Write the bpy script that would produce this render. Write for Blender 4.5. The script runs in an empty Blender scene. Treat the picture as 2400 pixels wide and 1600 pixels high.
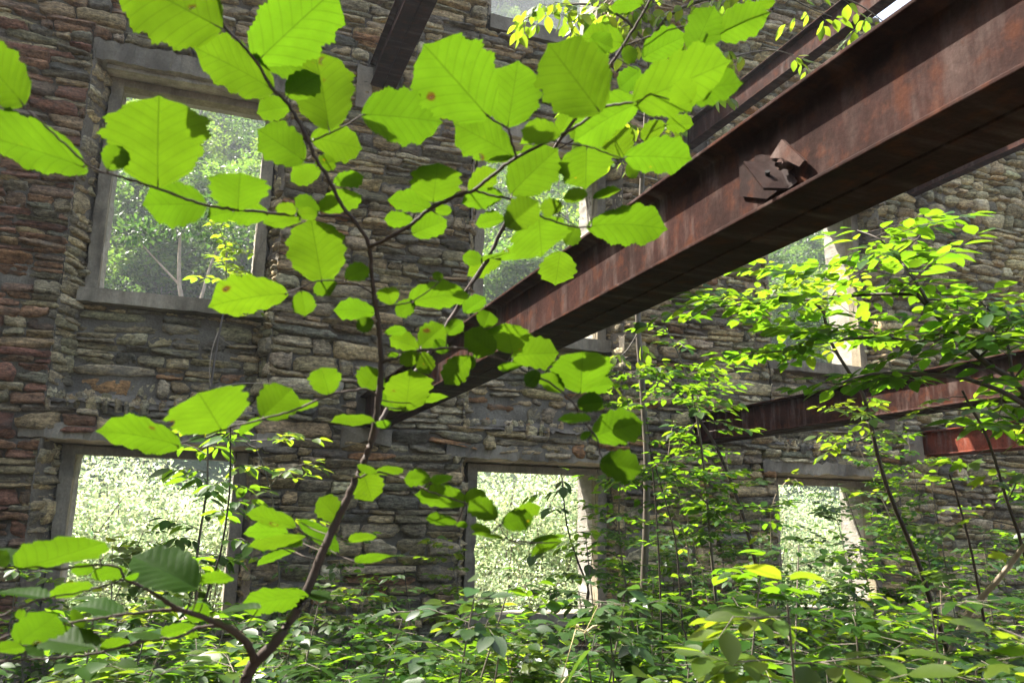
import bpy, math, random
import numpy as np
from mathutils import Vector, Matrix

SC = bpy.context.scene
COL = SC.collection
rng = np.random.default_rng(7)

# ------------------------------------------------------------------ camera
# world axes: X along the ruined wall, Y through it, Z up; the lens sits at the origin
F_PX, YAW, PITCH, ROLL = 1960.0, math.radians(20.2), math.radians(12.2), math.radians(1.2)
FW = np.array([math.sin(YAW) * math.cos(PITCH), math.cos(YAW) * math.cos(PITCH), math.sin(PITCH)])
_r = np.array([math.cos(YAW), -math.sin(YAW), 0.0])
_u = np.cross(_r, FW)
RT = math.cos(ROLL) * _r + math.sin(ROLL) * _u
UP = math.cos(ROLL) * _u - math.sin(ROLL) * _r
cam_d = bpy.data.cameras.new("camera")
cam = bpy.data.objects.new("camera", cam_d)
COL.objects.link(cam)
cam.matrix_world = Matrix(((RT[0], UP[0], -FW[0], 0), (RT[1], UP[1], -FW[1], 0), (RT[2], UP[2], -FW[2], 0), (0, 0, 0, 1)))
cam_d.sensor_width = 36.0
cam_d.lens = F_PX / 2400 * 36.0
cam_d.clip_start, cam_d.clip_end = 0.05, 3000
cam_d.dof.use_dof = True
cam_d.dof.focus_distance = 5.2
cam_d.dof.aperture_fstop = 11
SC.camera = cam

# ------------------------------------------------------------------ light
SUN = Vector((-0.43, 0.37, 0.82)).normalized()
w = bpy.data.worlds.new("World")
SC.world = w
w.use_nodes = True
nt = w.node_tree
nt.nodes.clear()
sky = nt.nodes.new("ShaderNodeTexSky")
sky.sky_type = 'NISHITA'
sky.sun_disc = False
sky.sun_elevation = math.asin(SUN.z)
sky.sun_rotation = math.atan2(SUN.x, SUN.y)
sky.air_density = 0.8
sky.dust_density = 4.0
sky.ozone_density = 0.3
bg = nt.nodes.new("ShaderNodeBackground")
bg.inputs[1].default_value = 0.12
out = nt.nodes.new("ShaderNodeOutputWorld")
nt.links.new(sky.outputs[0], bg.inputs[0])
nt.links.new(bg.outputs[0], out.inputs[0])
sun_d = bpy.data.lights.new("sun", 'SUN')
sun_d.energy = 5.0
sun_d.angle = math.radians(0.53)
sun_d.color = (1.0, 0.95, 0.86)
sun = bpy.data.objects.new("sun", sun_d)
COL.objects.link(sun)
sun.rotation_euler = SUN.to_track_quat('Z', 'Y').to_euler()
SC.view_settings.view_transform = 'Standard'
SC.view_settings.look = 'None'
SC.view_settings.exposure = 2.42
SC.view_settings.gamma = 1.0
SC.cycles.max_bounces = 8
SC.cycles.transmission_bounces = 6
SC.cycles.diffuse_bounces = 4
SC.cycles.glossy_bounces = 3
SC.cycles.sample_clamp_indirect = 6.0

# ------------------------------------------------------------------ pixel <-> place (photo is 2400 x 1600)
def ray(x, y): return FW + RT * ((x - 1200) / F_PX) + UP * ((800 - y) / F_PX)
def atD(x, y, d): return ray(x, y) * d                       # d metres along the heading
def atX(x, y, X): r = ray(x, y); return r * (X / r[0])
def atY(x, y, Y): r = ray(x, y); return r * (Y / r[1])
def unit(v): v = np.asarray(v, float); return v / (np.linalg.norm(v) + 1e-12)

# ------------------------------------------------------------------ helpers
def empty(name, loc, label=None, cat=None, group=None, kind=None):
    o = bpy.data.objects.new(name, None)
    o.empty_display_size = 0.1
    COL.objects.link(o)
    o.location = Vector([float(c) for c in loc])
    return tag(o, label, cat, group, kind)

def tag(o, label=None, cat=None, group=None, kind=None):
    if label: o["label"] = label
    if cat: o["category"] = cat
    if group: o["group"] = group
    if kind: o["kind"] = kind
    return o

def mesh_obj(name, V, Fs, mat, parent=None, smooth=False, col=None, uv=None, fmat=None):
    """V (n,3) world coordinates, Fs (m,4) quads (repeat the last index for a triangle) or list of polygons"""
    V = np.asarray(V, np.float32).reshape(-1, 3)
    if parent is not None:
        V = V - np.array(parent_loc(parent), np.float32)
    me = bpy.data.meshes.new(name)
    if isinstance(Fs, np.ndarray):
        n, k = Fs.shape
        me.vertices.add(len(V)); me.vertices.foreach_set("co", V.ravel())
        me.loops.add(n * k); me.loops.foreach_set("vertex_index", Fs.astype(np.int32).ravel())
        me.polygons.add(n)
        me.polygons.foreach_set("loop_start", np.arange(0, n * k, k, dtype=np.int32))
        me.polygons.foreach_set("loop_total", np.full(n, k, np.int32))
        me.update(calc_edges=True)
    else:
        me.from_pydata([tuple(v) for v in V], [], [tuple(f) for f in Fs])
    if smooth:
        me.polygons.foreach_set("use_smooth", np.ones(len(me.polygons), bool))
    if col is not None:
        a = me.color_attributes.new("Col", 'FLOAT_COLOR', 'POINT')
        c = np.ones((len(V), 4), np.float32); c[:, :3] = col
        a.data.foreach_set("color", c.ravel())
    if uv is not None:
        a = me.attributes.new("leafuv", 'FLOAT2', 'POINT')
        a.data.foreach_set("vector", np.asarray(uv, np.float32).ravel())
    for m in (mat if isinstance(mat, (list, tuple)) else [mat]):
        me.materials.append(m)
    if fmat is not None:
        me.polygons.foreach_set("material_index", np.asarray(fmat, np.int32))
    me.validate()
    o = bpy.data.objects.new(name, me)
    COL.objects.link(o)
    if parent is not None:
        o.parent = parent
    return o

def parent_loc(p):
    l = Vector((0, 0, 0))
    while p is not None:
        l = l + p.location
        p = p.parent
    return l

class MB:
    """collects boxes, prisms and tubes into one mesh"""
    def __init__(s): s.v = []; s.f = []; s.n = 0
    def add(s, V, Fs):
        V = np.asarray(V, float).reshape(-1, 3)
        for f in Fs: s.f.append(tuple(int(i) + s.n for i in f))
        s.v.append(V); s.n += len(V)
    def box(s, x0, x1, y0, y1, z0, z1):
        V = [(x, y, z) for z in (z0, z1) for y in (y0, y1) for x in (x0, x1)]
        s.add(V, [(0, 2, 3, 1), (4, 5, 7, 6), (0, 1, 5, 4), (2, 6, 7, 3), (0, 4, 6, 2), (1, 3, 7, 5)])
    def prism(s, pts, off):
        """closed polygon pts (n,3), thickened by vector off"""
        P = np.asarray(pts, float); n = len(P)
        V = np.vstack([P, P + np.asarray(off, float)])
        Fs = [tuple(range(n))[::-1], tuple(range(n, 2 * n))] + [(i, (i + 1) % n, n + (i + 1) % n, n + i) for i in range(n)]
        s.add(V, Fs)
    def tube(s, pts, rad, k=7):
        V, Fs = tube(pts, rad, k); s.add(V, Fs.tolist())
    def build(s, name, mat, parent=None, smooth=False, col=None):
        return mesh_obj(name, np.vstack(s.v), s.f, mat, parent, smooth, col)

def resample(P, n):
    P = np.asarray(P, float)
    d = np.r_[0, np.cumsum(np.linalg.norm(np.diff(P, axis=0), axis=1))]
    t = np.linspace(0, d[-1], n)
    # Catmull-Rom through the points
    out_ = []
    for q in t:
        i = min(max(np.searchsorted(d, q) - 1, 0), len(P) - 2)
        f = (q - d[i]) / max(d[i + 1] - d[i], 1e-9)
        p0, p1, p2, p3 = P[max(i - 1, 0)], P[i], P[i + 1], P[min(i + 2, len(P) - 1)]
        out_.append(0.5 * ((2 * p1) + (-p0 + p2) * f + (2 * p0 - 5 * p1 + 4 * p2 - p3) * f ** 2 + (-p0 + 3 * p1 - 3 * p2 + p3) * f ** 3))
    return np.array(out_)

def tube(P, rad, k=7):
    P = np.asarray(P, float); n = len(P)
    rad = np.broadcast_to(np.asarray(rad, float), (n,)) if np.ndim(rad) else np.full(n, float(rad))
    T = np.gradient(P, axis=0); T /= np.linalg.norm(T, axis=1)[:, None] + 1e-12
    a = np.cross(T, np.where(np.abs(T[:, 2:3]) < 0.9, [[0, 0, 1.0]], [[1.0, 0, 0]])); a /= np.linalg.norm(a, axis=1)[:, None] + 1e-12
    b = np.cross(T, a)
    th = np.arange(k) * 2 * math.pi / k
    V = P[:, None, :] + rad[:, None, None] * (np.cos(th)[None, :, None] * a[:, None, :] + np.sin(th)[None, :, None] * b[:, None, :])
    V = V.reshape(-1, 3)
    i, j = np.meshgrid(np.arange(n - 1), np.arange(k), indexing='ij')
    Fq = np.stack([i * k + j, i * k + (j + 1) % k, (i + 1) * k + (j + 1) % k, (i + 1) * k + j], -1).reshape(-1, 4)
    return V, Fq

class TubeSet:
    def __init__(s): s.V = []; s.F = []; s.n = 0
    def add(s, P, rad, k=6):
        V, Fq = tube(P, rad, k); s.V.append(V); s.F.append(Fq + s.n); s.n += len(V)
    def build(s, name, mat, parent=None):
        return mesh_obj(name, np.vstack(s.V), np.vstack(s.F), mat, parent, smooth=True)

# ------------------------------------------------------------------ materials
def new_mat(name):
    m = bpy.data.materials.new(name); m.use_nodes = True
    N = m.node_tree.nodes; N.clear()
    o = N.new("ShaderNodeOutputMaterial")
    p = N.new("ShaderNodeBsdfPrincipled")
    m.node_tree.links.new(p.outputs[0], o.inputs[0])
    return m, N, m.node_tree.links, p, o

def node(N, t, **kw):
    n = N.new(t)
    for k, v in kw.items():
        if k in n.inputs.keys(): n.inputs[k].default_value = v
        else: setattr(n, k, v)
    return n

def noise(N, L, vec, scale, detail=5.0, rough=0.6):
    n = node(N, "ShaderNodeTexNoise", Scale=scale, Detail=detail, Roughness=rough)
    if vec is not None: L.new(vec, n.inputs["Vector"])
    return n.outputs["Fac"]

def ramp(N, L, fac, stops):
    r = N.new("ShaderNodeValToRGB")
    while len(r.color_ramp.elements) < len(stops): r.color_ramp.elements.new(0.5)
    for e, (p, c) in zip(r.color_ramp.elements, stops):
        e.position = p; e.color = c if len(c) == 4 else (*c, 1)
    L.new(fac, r.inputs[0])
    return r.outputs[0]

def mix(N, L, a, b, fac, mode='MIX'):
    m = N.new("ShaderNodeMix"); m.data_type = 'RGBA'; m.blend_type = mode
    for s, v in ((6, a), (7, b), (0, fac)):
        if hasattr(v, "links"): L.new(v, m.inputs[s])
        else: m.inputs[s].default_value = v if not isinstance(v, tuple) else ((*v, 1) if len(v) == 3 else v)
    return m.outputs[2]

def mapping(N, L, scale, coord="Object"):
    t = N.new("ShaderNodeTexCoord"); mp = N.new("ShaderNodeMapping")
    mp.inputs["Scale"].default_value = scale
    L.new(t.outputs[coord], mp.inputs[0])
    return mp.outputs[0]

def bump(N, L, p, h, strength, dist):
    b = N.new("ShaderNodeBump"); b.inputs["Strength"].default_value = strength; b.inputs["Distance"].default_value = dist
    L.new(h, b.inputs["Height"]); L.new(b.outputs[0], p.inputs["Normal"])

def stone_mat():
    m, N, L, p, o = new_mat("schist_stone")
    a = N.new("ShaderNodeAttribute"); a.attribute_name = "Col"
    v = mapping(N, L, (4, 4, 20)); v2 = mapping(N, L, (1, 1, 1.6))
    n1 = noise(N, L, v, 2.4, 9, 0.72); n2 = noise(N, L, v2, 30, 8, 0.78); n3 = noise(N, L, v2, 3.5, 4, 0.6); n4 = noise(N, L, v2, 9, 5, 0.65)
    c = mix(N, L, a.outputs[0], ramp(N, L, n1, [(0.30, (0.12, 0.11, 0.10)), (0.48, (0.48, 0.46, 0.44)), (0.70, (1.0, 0.97, 0.92))]), 0.85, 'OVERLAY')
    c = mix(N, L, c, ramp(N, L, n2, [(0.36, (0.14, 0.135, 0.12)), (0.64, (0.92, 0.9, 0.85))]), 0.85, 'OVERLAY')
    c = mix(N, L, c, (0.16, 0.10, 0.055), ramp(N, L, n4, [(0.55, (0, 0, 0)), (0.70, (0.45, 0.45, 0.45))]))
    # pale lichen and lime bloom
    lich = ramp(N, L, n3, [(0.56, (0, 0, 0)), (0.72, (0.42, 0.42, 0.42))])
    c = mix(N, L, c, (0.30, 0.28, 0.23), lich)
    L.new(c, p.inputs["Base Color"])
    p.inputs["Roughness"].default_value = 0.82
    p.inputs["Specular IOR Level"].default_value = 0.35
    h = mix(N, L, n1, n2, 0.4)
    bump(N, L, p, h, 1.0, 0.03)
    return m

def mortar_mat():
    m, N, L, p, o = new_mat("lime_mortar")
    v = mapping(N, L, (1, 1, 1))
    n1 = noise(N, L, v, 4, 6, 0.6); n2 = noise(N, L, v, 60, 4, 0.7)
    c = ramp(N, L, n1, [(0.3, (0.075, 0.062, 0.043)), (0.55, (0.155, 0.132, 0.094)), (0.75, (0.26, 0.228, 0.168))])
    c = mix(N, L, c, ramp(N, L, n2, [(0.3, (0.3, 0.3, 0.3)), (0.7, (0.75, 0.75, 0.73))]), 0.6, 'OVERLAY')
    L.new(c, p.inputs["Base Color"]); p.inputs["Roughness"].default_value = 0.95
    bump(N, L, p, n2, 1.0, 0.012)
    return m

def plaster_mat():
    m, N, L, p, o = new_mat("pale_plaster")
    v = mapping(N, L, (1, 1, 3))
    n1 = noise(N, L, v, 5, 6, 0.65); n2 = noise(N, L, v, 40, 4, 0.7)
    c = ramp(N, L, n1, [(0.3, (0.16, 0.145, 0.115)), (0.6, (0.32, 0.295, 0.245)), (0.8, (0.42, 0.39, 0.335))])
    L.new(c, p.inputs["Base Color"]); p.inputs["Roughness"].default_value = 0.9
    bump(N, L, p, mix(N, L, n1, n2, 0.5), 1.0, 0.02)
    return m

def concrete_mat(name, lo, hi, grain):
    m, N, L, p, o = new_mat(name)
    v = mapping(N, L, grain)
    v2 = mapping(N, L, (1, 1, 1))
    n1 = noise(N, L, v, 3, 6, 0.65); n2 = noise(N, L, v2, 55, 5, 0.7); n3 = noise(N, L, v2, 2.2, 5, 0.6)
    c = ramp(N, L, n1, [(0.3, lo), (0.7, hi)])
    c = mix(N, L, c, ramp(N, L, n2, [(0.3, (0.33, 0.33, 0.33)), (0.7, (0.68, 0.67, 0.65))]), 0.6, 'OVERLAY')
    c = mix(N, L, c, ramp(N, L, n3, [(0.35, (0.16, 0.15, 0.13)), (0.6, (0.66, 0.65, 0.62))]), 0.75, 'OVERLAY')
    L.new(c, p.inputs["Base Color"]); p.inputs["Roughness"].default_value = 0.9
    bump(N, L, p, mix(N, L, n2, n1, 0.5), 0.8, 0.008)
    return m

def rust_mat(name, base, red, pale):
    m, N, L, p, o = new_mat(name)
    t = mapping(N, L, (1, 9, 1.3))          # streaks that run down the web
    v = mapping(N, L, (1, 1, 1))
    n1 = noise(N, L, t, 1.6, 6, 0.6); n2 = noise(N, L, v, 48, 6, 0.75); n3 = noise(N, L, v, 5, 5, 0.6); n4 = noise(N, L, v, 14, 5, 0.6)
    c = ramp(N, L, n3, [(0.3, base), (0.7, red)])
    stk = mix(N, L, ramp(N, L, n1, [(0.48, (0, 0, 0)), (0.74, (0.8, 0.8, 0.8))]), ramp(N, L, noise(N, L, v, 2.6, 5, 0.65), [(0.38, (0.05, 0.05, 0.05)), (0.62, (1, 1, 1))]), 1.0, 'MULTIPLY')
    c = mix(N, L, c, pale, stk)
    c = mix(N, L, c, (0.075, 0.026, 0.012), ramp(N, L, n4, [(0.52, (0, 0, 0)), (0.66, (0.6, 0.6, 0.6))]))
    c = mix(N, L, c, ramp(N, L, n2, [(0.3, (0.28, 0.26, 0.25)), (0.7, (0.72, 0.7, 0.7))]), 0.7, 'OVERLAY')
    L.new(c, p.inputs["Base Color"])
    r = N.new("ShaderNodeMapRange"); r.inputs["To Min"].default_value = 0.55; r.inputs["To Max"].default_value = 0.85
    L.new(n4, r.inputs["Value"]); L.new(r.outputs[0], p.inputs["Roughness"])
    p.inputs["Specular IOR Level"].default_value = 0.04
    bump(N, L, p, n2, 0.35, 0.004)
    return m

def bark_mat(name, lo, hi):
    m, N, L, p, o = new_mat(name)
    v = mapping(N, L, (1, 1, 0.25)); n1 = noise(N, L, v, 60, 5, 0.65); n2 = noise(N, L, mapping(N, L, (1, 1, 1)), 9, 4, 0.6)
    c = ramp(N, L, mix(N, L, n1, n2, 0.5), [(0.35, lo), (0.65, hi)])
    L.new(c, p.inputs["Base Color"]); p.inputs["Roughness"].default_value = 0.75
    bump(N, L, p, n1, 0.6, 0.002)
    return m

def leaf_mat(name, top, trans, spec=0.5, rough=0.38, tfac=0.55, veins=False, tree=False):
    """leaf: green upper skin with a waxy gloss, and light passing through the blade"""
    m, N, L, p, o = new_mat(name)
    a = N.new("ShaderNodeAttribute"); a.attribute_name = "Col"
    v = mapping(N, L, (1, 1, 1))
    n1 = noise(N, L, v, 30 if veins else 12, 4, 0.6)
    var = ramp(N, L, n1, [(0.3, (0.42, 0.42, 0.42)), (0.7, (0.6, 0.6, 0.6))])
    ctop = mix(N, L, mix(N, L, top, var, 0.8, 'OVERLAY'), a.outputs[0], 1.0, 'MULTIPLY')
    ctr = mix(N, L, mix(N, L, trans, var, 0.8, 'OVERLAY'), a.outputs[0], 1.0, 'MULTIPLY')
    if tree:                                   # every tree its own green
        oi = N.new("ShaderNodeObjectInfo")
        tone = ramp(N, L, oi.outputs["Random"], [(0.0, (0.55, 0.62, 0.60)), (0.35, (0.85, 0.95, 0.8)), (0.7, (1.25, 1.25, 0.9)), (1.0, (1.6, 1.5, 1.0))])
        ctop = mix(N, L, ctop, tone, 1.0, 'MULTIPLY'); ctr = mix(N, L, ctr, tone, 1.0, 'MULTIPLY')
    if veins:
        u = N.new("ShaderNodeAttribute"); u.attribute_name = "leafuv"
        s = N.new("ShaderNodeSeparateXYZ"); L.new(u.outputs["Vector"], s.inputs[0])
        def M(op, x, y=None):
            n = N.new("ShaderNodeMath"); n.operation = op
            for i, q in enumerate((x, y)):
                if q is None: continue
                if hasattr(q, "links"): L.new(q, n.inputs[i])
                else: n.inputs[i].default_value = q
            return n.outputs[0]
        ay = M('ABSOLUTE', s.outputs[1])
        # lateral veins leave the midrib at a slant and bend towards the tip
        q = M('SUBTRACT', s.outputs[0], M('ADD', M('MULTIPLY', ay, 0.85), M('MULTIPLY', M('MULTIPLY', ay, ay), -0.55)))
        fr = M('ABSOLUTE', M('SUBTRACT', M('FRACT', M('MULTIPLY', q, 8.2)), 0.5))
        lat = N.new("ShaderNodeMapRange"); lat.interpolation_type = 'SMOOTHSTEP'
        L.new(fr, lat.inputs[0]); lat.inputs[1].default_value = 0.10; lat.inputs[2].default_value = 0.0
        mid = N.new("ShaderNodeMapRange"); mid.interpolation_type = 'SMOOTHSTEP'
        L.new(ay, mid.inputs[0]); mid.inputs[1].default_value = 0.010; mid.inputs[2].default_value = 0.002
        vm = M('MAXIMUM', M('MULTIPLY', lat.outputs[0], 0.6), mid.outputs[0])
        ctr = mix(N, L, ctr, (0.015, 0.031, 0.002), M('MULTIPLY', vm, 0.68))
        # insect spots and yellow flecks
        vo = node(N, "ShaderNodeTexVoronoi", Scale=42.0); L.new(v, vo.inputs["Vector"])
        spot = ramp(N, L, vo.outputs["Distance"], [(0.0, (1, 1, 1)), (0.055, (1, 1, 1)), (0.085, (0, 0, 0))])
        keep = ramp(N, L, noise(N, L, v, 16, 2, 0.5), [(0.60, (0, 0, 0)), (0.66, (1, 1, 1))])
        sp = mix(N, L, spot, keep, 1.0, 'MULTIPLY')
        ctr = mix(N, L, ctr, (0.14, 0.105, 0.004), sp)
        wv = N.new("ShaderNodeVectorMath"); wv.operation = 'ADD'; wn = node(N, "ShaderNodeTexNoise", Scale=150.0, Detail=2.0); L.new(v, wn.inputs["Vector"])
        wm = N.new("ShaderNodeVectorMath"); wm.operation = 'SCALE'; wm.inputs["Scale"].default_value = 0.006; L.new(wn.outputs["Color"], wm.inputs[0]); L.new(v, wv.inputs[0]); L.new(wm.outputs[0], wv.inputs[1])
        v2 = node(N, "ShaderNodeTexVoronoi", Scale=30.0); L.new(wv.outputs[0], v2.inputs["Vector"])
        few = ramp(N, L, noise(N, L, v, 11, 2, 0.5), [(0.60, (0, 0, 0)), (0.62, (1, 1, 1))])
        gap = mix(N, L, ramp(N, L, v2.outputs["Distance"], [(0.0, (1, 1, 1)), (0.115, (1, 1, 1)), (0.125, (0, 0, 0))]), few, 1.0, 'MULTIPLY')
        rim = mix(N, L, ramp(N, L, v2.outputs["Distance"], [(0.0, (1, 1, 1)), (0.15, (1, 1, 1)), (0.20, (0, 0, 0))]), few, 1.0, 'MULTIPLY')
        ctr = mix(N, L, ctr, (0.05, 0.025, 0.004), rim)
        h = mix(N, L, M('SUBTRACT', 1.0, vm), fr, 0.4)
        b = N.new("ShaderNodeBump"); b.inputs["Strength"].default_value = 0.15; b.inputs["Distance"].default_value = 0.002
        L.new(h, b.inputs["Height"]); L.new(b.outputs[0], p.inputs["Normal"])
    L.new(ctop, p.inputs["Base Color"])
    p.inputs["Roughness"].default_value = rough
    p.inputs["Specular IOR Level"].default_value = spec
    t = N.new("ShaderNodeBsdfTranslucent"); L.new(ctr, t.inputs[0])
    ms = N.new("ShaderNodeMixShader"); ms.inputs[0].default_value = tfac
    L.new(p.outputs[0], ms.inputs[1]); L.new(t.outputs[0], ms.inputs[2]); L.new(ms.outputs[0], o.inputs[0])
    if veins:
        tr = N.new("ShaderNodeBsdfTransparent"); m2 = N.new("ShaderNodeMixShader")
        L.new(gap, m2.inputs[0]); L.new(ms.outputs[0], m2.inputs[1]); L.new(tr.outputs[0], m2.inputs[2]); L.new(m2.outputs[0], o.inputs[0])
    return m

M_STONE, M_MORTAR, M_PLASTER = stone_mat(), mortar_mat(), plaster_mat()
M_CONC = concrete_mat("grey_weathered_concrete", (0.155, 0.132, 0.092), (0.275, 0.242, 0.178), (1, 1, 1))
M_CONCP = concrete_mat("pale_cast_concrete", (0.32, 0.29, 0.235), (0.46, 0.425, 0.355), (1.5, 6, 6))
M_FRAME = concrete_mat("board_marked_frame_concrete", (0.165, 0.138, 0.092), (0.275, 0.238, 0.17), (6, 6, 1))
M_STEEL = rust_mat("rusted_red_oxide_steel", (0.014, 0.0068, 0.0052), (0.039, 0.0168, 0.0128), (0.145, 0.112, 0.097))
M_STEELB = rust_mat("bright_rust_steel", (0.09, 0.03, 0.02), (0.22, 0.055, 0.03), (0.25, 0.2, 0.17))
M_PLATE = rust_mat("shaded_cleat_steel", (0.016, 0.011, 0.010), (0.032, 0.018, 0.015), (0.06, 0.045, 0.04))  # darker than the lug: shade on the bracket plates put into the colour
M_BOLT = rust_mat("worn_bolt_steel", (0.05, 0.032, 0.027), (0.10, 0.06, 0.048), (0.2, 0.17, 0.155))
M_BARK = bark_mat("hazel_bark", (0.022, 0.013, 0.008), (0.066, 0.040, 0.026))
M_BARKG = bark_mat("grey_twig_bark", (0.07, 0.058, 0.044), (0.17, 0.14, 0.105))
M_BARKD = bark_mat("dark_stem_bark", (0.03, 0.022, 0.016), (0.08, 0.055, 0.04))
M_BARKP = bark_mat("pale_dry_stem", (0.25, 0.19, 0.13), (0.42, 0.34, 0.25))
M_HAZEL = leaf_mat("hazel_leaf", (0.032, 0.085, 0.010), (0.050, 0.101, 0.0030), 0.12, 0.5, 0.72, veins=True)
M_LEAF = leaf_mat("shrub_leaf", (0.030, 0.082, 0.010), (0.145, 0.275, 0.010), 0.28, 0.44, 0.62)
M_LEAFY = leaf_mat("yellow_green_leaf", (0.07, 0.12, 0.015), (0.22, 0.33, 0.016), 0.35, 0.42, 0.6)
M_LEAFG = leaf_mat("grey_green_leaf", (0.036, 0.08, 0.022), (0.07, 0.14, 0.015), 0.5, 0.38, 0.4)
M_LEAFO = leaf_mat("glare_whitened_leaf", (0.20, 0.235, 0.15), (0.44, 0.54, 0.30), 1.0, 0.28, 0.6)  # whiter than living leaves: overexposed outdoor glare put into both colours
M_LEAFF = leaf_mat("forest_leaf", (0.065, 0.105, 0.035), (0.15, 0.25, 0.04), 0.4, 0.45, 0.45, tree=True)
M_STRAW = bark_mat("dry_straw", (0.35, 0.28, 0.13), (0.55, 0.46, 0.24))

# ------------------------------------------------------------------ the ruined wall
YF, YB, YO = 7.0, 7.26, 7.68            # inner face of the piers, back of the window bays, outer face
ZG = -1.65
OPEN_X = [(-0.89, 0.28), (2.35, 3.54), (5.60, 6.78)]
UPZ, LOZ, TOPZ = (1.75, 3.53), (-0.78, 0.445), (4.88, 6.75)
BAY_X = [(-1.11, 0.46), (2.14, 3.72), (5.40, 6.98)]
WX0, WX1 = -4.2, 11.6

def wall_top(x):
    x = np.asarray(x, float)
    return 5.85 + 0.75 * np.clip((x - 3.9) / 1.2, 0, 1) - 0.75 * np.clip((x - 5.9) / 1.6, 0, 1) + 0.10 * np.sin(3.1 * x) + 0.07 * np.sin(7.3 * x + 1)

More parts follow.
